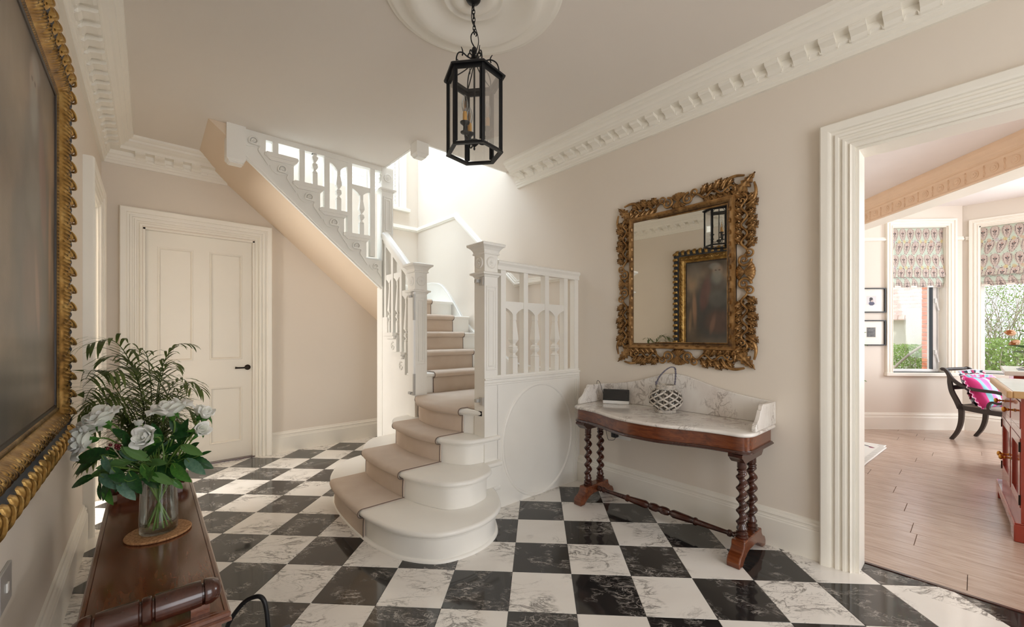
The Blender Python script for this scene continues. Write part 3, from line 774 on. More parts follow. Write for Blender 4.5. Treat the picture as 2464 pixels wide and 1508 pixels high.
# near balustrade above the oval panel
BY = YN+.012
ob('panel', G().box(1.85, XR-.001, YN, YN+.03, 0, .93), SP, parent=st, smooth=0)
g = G().mould([(XS, YN, .932), (XR-.001, YN, .932)], [(.0, 0), (.0, .016), (.010, .018), (.016, .006), (.03, .006), (.034, .010), (.040, .006), (.048, .008), (.052, 0)], (0, -1, 0), flip=-1)
ob('panel_rail', g, SP, parent=st, smooth=25)
ob('stile_moulding', G().box(XR-.055, XR-.047, YN-.004, YN, 0, .86).box(XR-.037, XR-.029, YN-.004, YN, 0, .86).box(XR-.012, XR-.001, YN-.008, YN, 0, .93), SP, parent=st, smooth=0)
el = [Vector((2.275+.375*math.cos(a), YN, .43+.425*math.sin(a))) for a in [2*PI*i/72 for i in range(72)]]
ob('oval_moulding', G().mould(el, [(-.012, 0), (-.010, .005), (-.004, .009), (.004, .009), (.010, .005), (.012, 0)], (0, -1, 0), closed=True), SP, parent=st, smooth=40)
ob('base_rail', G().box(1.85, XR-.001, YN-.0, YN+.07, .93, .948), SP, parent=st, smooth=0)
ob('top_rail', G().prism([(1.85, YN-.012, 1.765), (1.85, YN-.018, 1.758), (1.85, YN-.018, 1.745), (1.85, YN-.008, 1.735), (1.85, YN-.004, 1.728), (1.85, YN-.004, 1.70), (1.85, YN+.062, 1.70), (1.85, YN+.062, 1.735), (1.85, YN+.072, 1.745), (1.85, YN+.066, 1.765)], (XR-.001-1.85, 0, 0)), SP, parent=st, smooth=25)
bx = [(1.888, 1.935), (2.112, 2.157), (2.342, 2.387), (2.568, 2.613), (2.70, 2.749)]
for a, b in bx: ob('baluster', G().box(a, b, BY-.006, BY+.044, .948, 1.70), SP, parent=st, smooth=0)
for i in range(3):
    a, b = bx[i][1], bx[i+1][0]
    ob('cross_rail', arch_rail(a, b, BY, BY+.04, 1.478, 1.43, 1.385), SP, parent=st, smooth=0)
    ob('baluster', spindle((a+b)/2+.004, BY+.02, .948, 1.386, h=.0235), SP, parent=st, smooth=0)
# upper balustrade, flight C
CYc = YC+.035
def zt(x):                                       # tread height at x
    for k in range(11, 17):
        if x > nc.get(k+1, 0): return Z[k]
for a, b in ((.778, .821), (.984, 1.027), (1.190, 1.237), (1.396, 1.441), (1.615, 1.664)):
    ob('baluster', G().box(a, b, CYc-.022, CYc+.022, zt((a+b)/2), ZC-.045), SP, parent=st, smooth=0)
for c, zs in ((1.113, 2.90), (1.321, 2.768), (1.535, 2.578)):
    ob('baluster', spindle(c, CYc, zt(c), min(zs, 2.855), h=.0205), SP, parent=st, smooth=0)
ob('cross_rail', arch_rail(1.237, 1.396, CYc-.018, CYc+.018, 2.856, 2.815, 2.765), SP, parent=st, smooth=0)
ob('cross_rail', arch_rail(1.441, 1.615, CYc-.018, CYc+.018, 2.664, 2.624, 2.575), SP, parent=st, smooth=0)
ob('cross_rail', arch_rail(1.027, 1.19, CYc-.018, CYc+.018, 2.90, 2.875, 2.855), SP, parent=st, smooth=0)
# lower balustrade between the two left newels, with its sloping handrail
def hz(y): return 1.772+(y-3.35)*.775
bxx = XS+.035
ob('handrail', G().mould([(bxx, 3.32, hz(3.32)), (bxx, 3.93, hz(3.93))], [(-.040, -.02), (-.045, 0), (-.043, .018), (-.028, .036), (0, .044), (.028, .036), (.043, .018), (.045, 0), (.040, -.02), (.025, -.028), (.022, -.055), (-.022, -.055), (-.025, -.028)], (0, -.612, .79)), SP, parent=st, smooth=45)
for y, k in ((3.385, 5), (3.55, 6), (3.73, 7), (3.885, 7)):
    ob('baluster', G().box(bxx-.02, bxx+.02, y-.02, y+.02, Z[k] if k > 5 else Z[5], hz(y)-.05), SP, parent=st, smooth=0)
for y, k in ((3.467, 6), (3.64, 7), (3.808, 7)):
    zc_ = Z[k]+.52
    ob('baluster', spindle(bxx, y, Z[k], zc_-.035, h=.017, k=.85), SP, parent=st, smooth=0)
    ob('cross_rail', arch_rail(y-.065, y+.062, bxx-.016, bxx+.016, zc_+.045, zc_, zc_-.035, along='y', half=.014), SP, parent=st, smooth=0)
# wall skirting that climbs the stairwell wall in a curve
top = crom([(XR, 2.30, .93), (XR, 3.0, .95), (XR, 3.30, 1.06), (XR, 3.86, 1.34), (XR, 4.10, 1.56), (XR, 4.28, 1.74), (XR, 4.45, 1.86), (XR, 4.62, 1.90), (XR, 4.80, 1.905), (XR, WY, 1.905)], 6)
pts = [(XR-.018, p.y, p.z) for p in top]
g = G().prism(pts + [(XR-.018, WY, 1.5), (XR-.018, 3.2, .5), (XR-.018, 2.30, .5)], (.0175, 0, 0))
ob('wall_skirting', g, SP, parent=st, smooth=0)
ob('skirting_bead', G().mould([(XR-.018, p.y, p.z) for p in top], [(0, -.012), (.0, .010), (.010, .012), (.016, .006), (.034, .004), (.036, 0), (.036, -.0)], (-1, 0, 0), flip=1), SP, parent=st, smooth=40)

# carpet runner
def frontx(L, y):
    c = []
    for i in range(len(L)-1):
        a, b = L[i], L[i+1]
        if (a.y-y)*(b.y-y) <= 0 and abs(a.y-b.y) > 1e-6: c.append(a.x+(b.x-a.x)*(y-a.y)/(b.y-a.y))
    return min(c) if c else None
runner = thing('stair_runner', 'sand coloured carpet runner laid down the white stairs', 'carpet', (1.3, 2.8, 0))
C_ = M['carpet']; CT = .010
def ext(L, y):
    y = max(min(y, max(p.y for p in L)-.01), min(p.y for p in L)+.01); return frontx(L, y)
ys = np.linspace(2.468, 3.115, 28)
L5 = [Vector((1.76, y, 0)) for y in (2.3, 3.6)]
def strip(k, L, Lnext, ys):
    """tread from the next riser to the nosing, round it and down the riser"""
    z = Z[k]; rows = []
    for y in ys:
        f = ext(L, y); nx = (ext(Lnext, y)+.035) if Lnext is not None else 2.745
        P = [(nx, z+CT)]
        for i in range(1, 6): P.append((nx+(f+.022-nx)*i/6, z+CT))
        for i in range(9):
            a = PI/2+PI*i/8
            P.append((f+.017+(.017+CT)*math.cos(a), z-.017+(.017+CT)*math.sin(a)))
        P += [(f+.030, z-.034-CT), (f+.036-CT, z-.052), (f+.034-CT, z-.10), (f+.034-CT, Z[k-1]+CT*(k > 1)+.001)]
        rows.append([(x, y, zz) for x, zz in P])
    # thicken: add a base row under the edges
    n = len(rows[0]); g = G().sheet([p for r in rows for p in r], len(rows), n)
    for r, s_ in ((rows[0], -1), (rows[-1], 1)):
        lo = []
        for i, p in enumerate(r):
            dx, dz = (0, -CT) if i <= 6 else ((CT, 0) if i > 13 else (CT*.6, -CT*.2))
            lo.append((p[0]+dx, p[1]+.001*s_, p[2]+dz))
        g.sheet([q for pr in zip(r, lo) for q in pr], n, 2)
    ob('carpet_step', g, C_, parent=runner, smooth=60)
    for r in (rows[0],) + ((rows[-1],) if k > 1 else ()):
        ob('bound_edge', G().tube([(p[0], p[1], p[2]-.004) for p in r], .0035, 5), M['binding'], parent=runner, smooth=60)
strip(1, L1, L2, ys); strip(2, L2, L3, ys); strip(3, L3, L4, ys)
# step 4: nosing between the newels, then the landing
strip(4, L4, None, np.linspace(2.468, 3.20, 30))
ob('carpet_landing', G().box(1.74, 2.745, 2.30, 3.285, Z[4], Z[4]+CT-.001), C_, parent=runner, smooth=0)
def stripB(k, y0, y1, x0, x1, nn=8, skew=(0, 0)):
    z = Z[k]; rows = []
    for i in range(nn):
        t = i/(nn-1); x = x0+(x1-x0)*t; f = y0+skew[0]*t; nx = y1+skew[1]*t
        P = [(nx, z+CT)]+[(nx+(f+.022-nx)*j/4, z+CT) for j in range(1, 4)]
        for j in range(9):
            a = PI/2+PI*j/8; P.append((f+.017+(.017+CT)*math.cos(a), z-.017+(.017+CT)*math.sin(a)))
        P += [(f+.030, z-.034-CT), (f+.034-CT, z-.055), (f+.032-CT, Z[k-1]+CT)]
        rows.append([(x, y, zz) for y, zz in P])
    n = len(rows[0]); g = G().sheet([p for r in rows for p in r], nn, n)
    for r, s_ in ((rows[0], -1), (rows[-1], 1)):
        lo = [(p[0]+.001*s_, p[1]+(CT if i > 3 else 0), p[2]-(CT if i <= 6 else 0)) for i, p in enumerate(r)]
        g.sheet([q for pr in zip(r, lo) for q in pr], n, 2)
    ob('carpet_step', g, C_, parent=runner, smooth=60)
    for r in (rows[0], rows[-1]):
        ob('bound_edge', G().tube([(p[0], p[1], p[2]-.004) for p in r], .0035, 5), M['binding'], parent=runner, smooth=60)
stripB(5, nb[5], nb[6]+.03, 1.935, 2.50); stripB(6, nb[6], nb[7]+.03, 1.935, 2.50); stripB(7, nb[7], nb[8]+.03, 1.92, 2.50)
stripB(8, 3.81, 4.02, 1.93, 2.50, skew=(0, .12))
stripB(9, 4.01, 4.30, 2.0, 2.38, skew=(.06, .3))

# child gate fittings on the newels
gt = thing('stair_gate_post', 'thin white and steel child gate upright fixed to the left newel post', 'gate fitting', (1.70, 3.20, .70))
ob('upright', G().box(1.688, 1.704, 3.186, 3.206, .735, 1.60), M['upvc'], parent=gt, bevel=.003)
ob('sleeve', G().box(1.684, 1.700, 3.178, 3.200, 1.36, 1.58).box(1.684, 1.700, 3.178, 3.200, .72, .90), M['steel'], parent=gt, bevel=.002)
ob('bracket', G().box(1.690, 1.712, 3.20, 3.25, 1.565, 1.60).box(1.675, 1.695, 3.22, 3.262, 1.555, 1.575), M['steel'], parent=gt, bevel=.003)
ob('bracket', G().box(1.690, 1.712, 3.20, 3.27, .715, .730).box(1.680, 1.700, 3.24, 3.28, .72, .742), M['steel'], parent=gt, bevel=.003)
for z, lab in ((1.61, 'steel gate catch under the collar of the right newel post'), (.775, 'steel gate catch low on the right newel post beside the carpet')):
    b = thing('gate_catch', lab, 'gate fitting', (1.73, YN+.04, z))
    ob('plate', G().box(1.727, 1.734, YN+.01, YN+.05, z-.03, z+.025), M['steel'], parent=b, bevel=.002)
    ob('cup', G().box(1.700, 1.728, YN+.045, YN+.075, z-.012, z+.012), M['steel'], parent=b, bevel=.004)
# ------------------------------------------------------------------ marble topped console (wash stand)
TC = 1.39
ct = thing('console_table', 'mahogany console with grey marble top and barley twist legs below the carved mirror', 'console table', (2.52, TC, 0))
half = [(.612, 2.725), (.612, 2.44), (.606, 2.39), (.585, 2.352), (.55, 2.333), (.48, 2.327), (.40, 2.315), (.32, 2.290), (.24, 2.258), (.16, 2.232), (.08, 2.218), (0, 2.214)]
out = crom([(x, TC+y, 0) for y, x in half[1:]], 4)
out = [Vector((2.725, TC+.612, 0))] + out
out = out + [Vector((p.x, 2*TC-p.y, 0)) for p in reversed(out[:-1])]
def inset(poly, d, keepback=True):
    n = len(poly); res = []
    for i, p in enumerate(poly):
        if i in (0, n-1): res.append(Vector((p.x, p.y+(-d if i == 0 else d), 0))); continue
        t = (poly[i+1]-poly[i-1]).normalized(); nr = Vector((-t.y, t.x, 0)); res.append(p+nr*d)
    return res
def slab(poly, prof):
    return G().rings([[Vector((q.x, q.y, z)) for q in inset(poly, d)] for d, z in prof])
ob('marble_top', slab(out, [(.012, .692), (.006, .693), (.002, .697), (0, .703), (.002, .710), (.007, .714), (.014, .715)]), M['washmarble'], parent=ct, smooth=40)
ob('frieze', slab(out, [(.024, .616), (.024, .692)]), M['mahog'], parent=ct, smooth=35)
ob('frieze_moulding', slab(out, [(.026, .596), (.014, .598), (.008, .602), (.008, .607), (.014, .611), (.016, .616), (.026, .617)]), M['mahogdark'], parent=ct, smooth=35)
bk = [(1.998, .845), (1.90, .855), (1.78, .873), (1.66, .900), (1.56, .930), (1.47, .955), (1.39, .966)]
bk = [tuple(p) for p in crom([(0, y, z) for y, z in bk], 4)]
bk = bk + [(0, 2*TC-p[1], p[2]) for p in reversed(bk[:-1])]
ob('splashback', G().prism([(2.722, p[1], p[2]) for p in bk]+[(2.722, 2*TC-1.998, .7155), (2.722, 1.998, .7155)], (.022, 0, 0)), M['washmarble'], parent=ct, smooth=0, bevel=.003)
rt = [(2.722, .7155), (2.420, .7155), (2.416, .735), (2.432, .757)] + [tuple(p)[:2] for p in crom([(2.432, .757, 0), (2.465, .775, 0), (2.487, .800, 0), (2.498, .822, 0)], 4)[1:]] + [(2.512, .826), (2.520, .845), (2.535, .852), (2.60, .848), (2.722, .846)]
for y in (1.976, .782):
    ob('side_return', G().prism([(x, y, z) for x, z in rt], (0, .022, 0)), M['washmarble'], parent=ct, smooth=0, bevel=.003)
def twist(x, y, z0, z1, pitch=.062, r=.0215, off=.0088, sg=1):
    g = G(); n = 110; pts = []; rr = []
    for i in range(n):
        t = i/(n-1); z = z0+(z1-z0)*t; a = sg*2*PI*(z-z0)/pitch; e = min(1, t/.06, (1-t)/.06)
        pts.append((x+off*e*math.cos(a), y+off*e*math.sin(a), z)); rr.append(r)
    rs = [[(p[0]+rr[i]*math.cos(2*PI*k/14), p[1]+rr[i]*math.sin(2*PI*k/14), p[2]) for k in range(14)] for i, p in enumerate(pts)]
    g.rings(rs); return g
for Y in (TC-.53, TC+.53):
    ob('top_bracket', G().prism([(2.345, Y-.036, .5965), (2.345, Y-.036, .580), (2.36, Y-.036, .572), (2.372, Y-.036, .560), (2.392, Y-.036, .545), (2.64, Y-.036, .545), (2.66, Y-.036, .560), (2.672, Y-.036, .572), (2.69, Y-.036, .580), (2.69, Y-.036, .5965)], (0, .072, 0)), M['mahogdark'], parent=ct, smooth=25)
    for X in (2.442, 2.592):
        g = twist(X, Y, .185, .485)
        g.lathe([(.022, .12), (.031, .122), (.032, .13), (.026, .135), (.030, .142), (.030, .150), (.020, .158), (.027, .168), (.027, .176), (.019, .184), (.019, .19)], 20, (X, Y, 0))
        g.lathe([(.018, .48), (.025, .487), (.025, .493), (.019, .498), (.024, .506), (.023, .530), (.026, .540), (.027, .546)], 20, (X, Y, 0))
        ob('leg', g, M['mahogdark'], parent=ct, smooth=50)
    ft = [(2.318, .0), (2.365, .0), (2.395, .030), (2.43, .050), (2.47, .058), (2.565, .058), (2.605, .050), (2.64, .030), (2.67, .0), (2.717, .0), (2.720, .030), (2.705, .056), (2.675, .070), (2.655, .092), (2.65, .121), (2.385, .121), (2.38, .092), (2.36, .070), (2.33, .056), (2.315, .030)]
    ob('foot', G().prism([(x, Y-.034, z) for x, z in ft], (0, .068, 0)), M['mahog'], parent=ct, smooth=0, bevel=.006)
sp_ = [(.010, 0), (.018, .005), (.019, .03), (.013, .04), (.020, .05), (.020, .062), (.013, .07), (.013, .09), (.017, .24), (.024, .25), (.024, .26), (.018, .268), (.021, .30), (.026, .395), (.020, .41), (.012, .42), (.022, .43), (.026, .45), (.026, .475), (.020, .49)]
full_ = sp_ + [(r, .99-z) for r, z in reversed(sp_)]
ob('stretcher', G().lathe(full_, 20, (2.515, TC-.495, .088), (0, 1, 0)), M['mahogdark'], parent=ct, smooth=50)

# smart display on the marble
fx, fy = Vector((.50, -.866, 0)), Vector((-.866, -.50, 0))     # along its width, facing out
dc = Vector((2.630, 1.805, .7155)); tilt = Vector((0, 0, 1))*.96 - fy*.26
sd = thing('smart_display', 'small black tabletop screen with a pale grey base on the marble top', 'digital display', tuple(dc))
def slabo(c, w_, h, d, up, nrm): return G().obox(c, fx*w_/2, nrm*d/2, up*h/2)
up = tilt.normalized(); nr = fx.cross(up).normalized()
if nr.dot(fy) < 0: nr = -nr
ob('base', G().obox(dc+Vector((0, 0, .012))-fy*.022, fx*.096, fy*.034, Vector((0, 0, .012))), M['plastic_w'], parent=sd, bevel=.004)
ob('screen_body', slabo(dc+Vector((0, 0, .023))+up*.042, .192, .088, .012, up, nr), M['plastic_b'], parent=sd, bevel=.004)
ob('screen', slabo(dc+Vector((0, 0, .023))+up*.043+nr*.0065, .160, .062, .001, up, nr), M['screen'], parent=sd, smooth=0)
ob('power_cord', G().tube(crom([tuple(dc-fy*.04-fx*.05+Vector((0, 0, .03))), (2.655, 1.93, .76), (2.655, 1.972, .862), (2.66, 2.004, .855), (2.70, 2.012, .72), (2.735, 2.0, .60), (2.738, 1.96, .42), (2.735, 1.93, .40), (2.735, 1.885, .42), (2.735, 1.877, .50)], 8), .002, 6), M['plastic_b'], parent=sd)
so = thing('wall_socket', 'white double wall socket with a black plug below the console', 'socket', (XR, 1.85, .47))
ob('plate', G().box(XR-.008, XR, 1.755, 1.90, .425, .512), M['plastic_w'], parent=so, bevel=.002)
ob('pin_hole', G().box(XR-.0088, XR-.0075, 1.787, 1.792, .478, .486), M['plastic_b'], parent=so, smooth=0)
for y in (1.777, 1.800): ob('pin_hole', G().box(XR-.0088, XR-.0075, y-.004, y+.003, .455, .459), M['plastic_b'], parent=so, smooth=0)
for y in (1.80, 1.855): ob('rocker_switch', G().box(XR-.011, XR-.007, y-.006, y+.006, .490, .504), M['plastic_w'], parent=so, bevel=.001)
ob('plug', G().box(XR-.05, XR-.008, 1.855, 1.90, .435, .500), M['plastic_b'], parent=so, bevel=.005)
so2 = thing('wall_socket', 'grey switch plate low on the left wall below the gilt frame', 'socket', (XL, 1.77, .55))
ob('plate', G().box(XL, XL+.008, 1.70, 1.822, .495, .600), M['steel'], parent=so2, bevel=.002)
ob('rocker_switch', G().box(XL+.008, XL+.012, 1.752, 1.770, .535, .560), M['plastic_w'], parent=so2, bevel=.001)

# wicker candle jar with rope handle
jc = Vector((2.600, 1.392, .7155))
ja = thing('wicker_lantern', 'round whitewashed wicker lattice lantern jar with rope handle on the marble', 'lantern', tuple(jc))
def jr(z): # radius of the body at height z above the top
    t = (z-.022)/(.155-.022); return .058+.048*math.sin(PI*min(1, max(0, t)))**.75
ob('base_ring', G().lathe([(.058, 0), (.066, .001), (.067, .016), (.063, .022), (.050, .022)], 32, tuple(jc)), M['wicker'], parent=ja, smooth=40)
ob('inner_glass', G().lathe([(.04, .022), (.048, .03), (.086, .06), (.094, .09), (.086, .12), (.056, .150), (.055, .17)], 28, tuple(jc), cap=False), M['vglass'], parent=ja, smooth=50)
stake = G().tube([(jr(z)*.90, 0, z) for z in np.linspace(.022, .155, 12)], .0032, 6)
sme = mesh('stake', stake, M['wickerdark'], 50)
for k in range(26):
    o = bpy.data.objects.new('stake', sme); COL.objects.link(o); o.parent = ja; o.rotation_euler = (0, 0, 2*PI*k/26)
for sg in (1, -1):
    pts = []; n = 22; g = G(); rs = []
    for i in range(n):
        t = i/(n-1); z = .024+.128*t; a = sg*t*R(125); r_ = jr(z)+(.003 if sg > 0 else .0)
        er = Vector((math.cos(a), math.sin(a), 0)); ta = Vector((-math.sin(a)*sg*2, math.cos(a)*sg*2, 1)).normalized(); sd_ = er.cross(ta)
        p = er*r_+Vector((0, 0, z)); rs.append([p+sd_*.0050-er*.001, p+sd_*.0050+er*.002, p-sd_*.0050+er*.002, p-sd_*.0050-er*.001])
    sme = mesh('lattice_strip', g.rings(rs), M['wicker'], 50)
    for k in range(9):
        o = bpy.data.objects.new('lattice_strip', sme); COL.objects.link(o); o.parent = ja; o.rotation_euler = (0, 0, 2*PI*k/9+sg*.1)
ob('neck', G().lathe([(.056, .150), (.060, .153), (.061, .172), (.058, .175), (.052, .175)], 32, tuple(jc)), M['wicker'], parent=ja, smooth=40)
for s_ in (0, 1):
    ob('braided_rim', G().tube([(jc.x+(.058+.003*math.cos(16*a+PI*s_))*math.cos(a), jc.y+(.058+.003*math.cos(16*a+PI*s_))*math.sin(a), jc.z+.179+.0035*math.sin(16*a+PI*s_)) for a in np.linspace(0, 2*PI, 160)], .0042, 6), M['wicker'], parent=ja, smooth=50)
hp = crom([(-.060, 0, .175), (-.056, 0, .205), (-.030, 0, .250), (0.005, 0, .285), (.035, 0, .302), (.060, 0, .298), (.066, 0, .27), (.064, 0, .22), (.060, 0, .175)], 10)
rot = Matrix.Rotation(R(-47), 4, 'Z')
for s_ in range(2):
    pts = []
    for i, p in enumerate(hp):
        a = i*.9+PI*s_; pts.append(jc+(rot @ Vector((p.x+.0028*math.cos(a), .0028*math.sin(a), p.z))))
    ob('rope_handle', G().tube(pts, .0034, 6), M['rope'], parent=ja, smooth=50)
ob('rope_knot', G().tube([jc+(rot @ Vector((-.060+.006*math.cos(a), .006*math.sin(a), .182+.002*a))) for a in np.linspace(0, 12, 40)], .003, 6), M['rope'], parent=ja, smooth=50)

# ------------------------------------------------------------------ carved wall mirror
# local frame: u to the right (-Y), v up, n out of the wall (-X)
MC = Vector((XR, 1.372, 1.622))
mi = thing('wall_mirror', 'rectangular mirror in a wide pierced and carved gilt acanthus frame above the console', 'mirror', tuple(MC))
FW, FH, GW, GH = .985, 1.20, .650, .875
MF = frame((0, 0, 0), (0, -1, 0), (0, 0, 1), (-1, 0, 0))
def mob(name, g, m, smooth=45, Mx=None):
    g.xf(MF @ (Mx or Matrix.Identity(4)))
    me = mesh(name, g, m, smooth); o = bpy.data.objects.new(name, me); COL.objects.link(o); o.parent = mi; return o
# the glass hangs very slightly turned towards the door
gg = G().box(-GW/2-.01, GW/2+.01, -GH/2-.01, GH/2+.01, 0, .004)
gl_ = mob('mirror_glass', gg, M['mirror'], 0, Matrix.Translation((0.0, 0, .020)) @ Matrix.Rotation(R(MROT), 4, 'Y'))
mob('back_board', G().box(-GW/2-.05, GW/2+.05, -GH/2-.05, GH/2+.05, .0005, .008), M['rosew'], 0)
ring = lambda w_, h: [(-w_/2, -h/2, 0), (-w_/2, h/2, 0), (w_/2, h/2, 0), (w_/2, -h/2, 0)]
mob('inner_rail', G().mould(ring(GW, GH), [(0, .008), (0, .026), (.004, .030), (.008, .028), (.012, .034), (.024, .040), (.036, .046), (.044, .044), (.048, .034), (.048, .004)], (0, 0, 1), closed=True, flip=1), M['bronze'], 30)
# lobed leaf carving
def acanthus(L, W, lobes=4, lift=.02, curl=.3, n=34, m=11):
    P = []
    for i in range(n):
        t = i/(n-1); w_ = W*(math.sin(PI*min(1, t*1.02+.03))**.7)*(1-.35*t)
        ph = (t*lobes) % 1; w_ *= .50+.50*(1-((t*lobes) % 1)**1.6) if t < .97 else .4
        for j in range(m):
            s_ = -1+2*j/(m-1)
            u = s_*w_; v = t*L + .55*w_*abs(s_)*math.sin(PI*min(1, t*1.1))
            h = lift*(math.sin(PI*t*.85+.15))*(1-.55*s_*s_) - (.014 if abs(s_) == 1 else 0)
            h += .0035*math.cos(s_*PI*2.5) + .0025*math.cos(2*PI*t*lobes)*abs(s_)
            h += curl*lift*t*t
            P.append((u, v, h))
    return G().sheet(P, n, m)
def cscroll(r=.04, turns=1.35, th=.009):
    pts = []; rr = []
    for i in range(40):
        t = i/39; a = R(90)-t*turns*2*PI; q = r*(1-.78*t)
        pts.append((q*math.cos(a), q*math.sin(a), .016+.010*t)); rr.append(th*(1-.35*t))
    g = G().tube(pts, rr, 8); g.lathe([(0, .034), (.008, .032), (.010, .026), (.008, .016), (.006, .012)], 10, (pts[-1][0], pts[-1][1], 0)); return g
def shell(W=.075, H=.085):
    P = []; n, m = 10, 29
    for i in range(n):
        t = i/(n-1)
        for j in range(m):
            s_ = -1+2*j/(m-1); a = s_*R(48); r_ = .02+H*t*(1+.05*abs(math.cos(s_*PI*3.5)))
            P.append((r_*math.sin(a)*(.6+.5*t), r_*math.cos(a), .014+.022*math.sin(PI*(.15+.75*t))+.004*abs(math.cos(s_*PI*3.5))*t-(.012 if i == n-1 or abs(s_) == 1 else 0)))
    return G().sheet(P, n, m)
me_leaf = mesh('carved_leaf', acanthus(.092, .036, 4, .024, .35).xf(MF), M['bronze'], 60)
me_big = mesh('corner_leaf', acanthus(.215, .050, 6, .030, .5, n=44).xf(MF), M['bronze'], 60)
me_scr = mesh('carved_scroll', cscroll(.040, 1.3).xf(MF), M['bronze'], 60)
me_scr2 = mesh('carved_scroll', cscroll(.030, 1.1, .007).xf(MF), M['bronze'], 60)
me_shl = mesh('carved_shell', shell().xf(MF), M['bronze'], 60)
MFI = MF.inverted()
def put(me, u, v, ang, s_=1.0, flip=False, n=.0, sz=None):
    T = Matrix.Translation((u, v, n)) @ Matrix.Rotation(ang, 4, 'Z') @ Matrix.Diagonal((-s_ if flip else s_, s_, sz or s_, 1))
    o = bpy.data.objects.new(me.name.split('.')[0], me); COL.objects.link(o); o.parent = mi; o.matrix_basis = MF @ T @ MFI; return o
BW = .150
for side in range(4):
    L_ = (GW if side % 2 == 0 else GH)+.09; hw = L_/2
    D = (GH if side % 2 == 0 else GW)/2+.046          # distance of the band's inner edge
    A_ = -side*PI/2                                   # side 0 = top
    def S(s_, d): 
        c, n_ = math.cos(A_), math.sin(A_)
        x, y = s_, D+d
        return (x*c-y*n_, x*n_+y*c)
    def P_(me, st_p, d, ang, **k): u, v = S(st_p, d); put(me, u, v, A_+ang, **k)
    P_(me_shl, 0, .036, 0, s_=.72); P_(me_shl, 0, .066, PI, s_=.62)
    for sg in (1, -1):
        f = sg < 0
        P_(me_scr, sg*.075, .052, R(0), flip=not f); P_(me_scr2, sg*.118, .082, R(150)*sg, flip=f)
        n_l = 7 if side % 2 else 5
        s0 = .150; s1 = hw-.035
        vine = []
        for k in range(n_l*2):
            t = k/(n_l*2-1); s_ = s0+(s1-s0)*t
            upw = k % 2 == 0
            P_(me_leaf, sg*s_, .052+(.006 if upw else -.006), sg*(R(-38) if upw else R(-142)), s_=.92+.12*math.sin(k*2.1), flip=f, n=.004)
        vp = [(*S(sg*(.10+(hw-.10)*t), .052+.018*math.sin(t*n_l*PI)), .016) for t in np.linspace(0, 1, 40)]
        mob('carved_vine', G().tube(vp, .0075, 8), M['bronze'])
        # loop towards the corner
        lp = [(*S(sg*q[0], q[1]), .018) for q in [tuple(p)[:2] for p in crom([(hw-.075, .060, 0), (hw-.050, .104, 0), (hw+.0, .118, 0), (hw+.055, .108, 0)], 8)]]
        mob('carved_loop', G().tube(lp, [.006+.004*math.sin(PI*i/(len(lp)-1)) for i in range(len(lp))], 8), M['bronze'])
        P_(me_scr2, sg*(hw-.045), .040, R(200)*sg, flip=f, s_=.9)
for su in (1, -1):
    for sv in (1, -1):
        ang = math.atan2(sv, su)-PI/2
        put(me_big, su*(GW/2+.018), sv*(GH/2+.018), ang, s_=.93)
        for d in (-1, 1): put(me_leaf, su*(GW/2+.05), sv*(GH/2+.05), ang+d*R(52), s_=.85, flip=d < 0)
# small carved husks on the inner rail
hk = mesh('rail_husk', acanthus(.030, .011, 2, .010, .2, n=12, m=5).xf(MF), M['bronze'], 60)
for side in range(4):
    L_ = GW if side % 2 == 0 else GH; D = (GH if side % 2 == 0 else GW)/2; A_ = -side*PI/2; n_ = int(L_/.072)
    for k in range(n_):
        s_ = -L_/2+L_*(k+.5)/n_; c, q = math.cos(A_), math.sin(A_); x, y = s_-.015, D+.022
        put(hk, x*c-y*q, x*q+y*c, A_-PI/2, n=.040)
# ------------------------------------------------------------------ oil painting in a gilt frame on the left wall
# local frame on the left wall: u = +Y, v = up, n = +X (into the room)
PY0, PY1, PZ0, PZ1 = 1.20, 2.715, .770, 2.405
PW, PH = PY1-PY0, PZ1-PZ0
PC = Vector((XL, (PY0+PY1)/2, (PZ0+PZ1)/2))
pa = thing('framed_painting', 'large dark oil painting in a carved gilt frame on the left wall', 'painting', tuple(PC))
PF = frame((0, 0, 0), (0, 1, 0), (0, 0, 1), (1, 0, 0))
# member cross-section: w 0 at the sight edge .. .175 at the outer edge
FWD = .165
PROF = [(0, .010), (.004, .016), (.012, .017), (.020, .012), (.026, .016), (.034, .026), (.046, .033), (.060, .036), (.074, .033), (.084, .026), (.090, .020), (.096, .020), (.102, .026), (.110, .030), (.130, .036), (.150, .036), (.160, .030), (FWD, .018), (FWD, .0)]
pw = [p[0] for p in PROF]; ph_ = [p[1] for p in PROF]
def fmember(L_):
    """one mitred member, u along, w outwards from the sight edge; carved gadroons"""
    ws = np.concatenate([np.linspace(0, .024, 7), np.linspace(.026, .090, 26), np.linspace(.094, FWD, 12)])
    inner = L_-2*FWD
    P = []; ns = int(L_/.0055)
    for w_ in ws:
        half = inner/2+w_
        h0 = float(np.interp(w_, pw, ph_))
        for k in range(ns+1):
            s_ = -half+2*half*k/ns; h = h0
            if .026 <= w_ <= .090:
                t = (w_-.026)/.064; e = math.sin(PI*t)
                ph = s_/.070+.42*math.sin(PI*(t-.5)*1.1)
                big = abs(math.sin(PI*ph))**.5
                fine = math.cos(2*PI*(s_/.0175+.9*(t-.5)**2*4+.3*math.sin(2*PI*t)))
                h += e*(.010*big+.0035*fine)
            elif w_ < .022: h += .0012*math.cos(2*PI*s_/.014)
            P.append((s_, w_, h))
    return G().sheet(P, len(ws), ns+1)
fm = {}
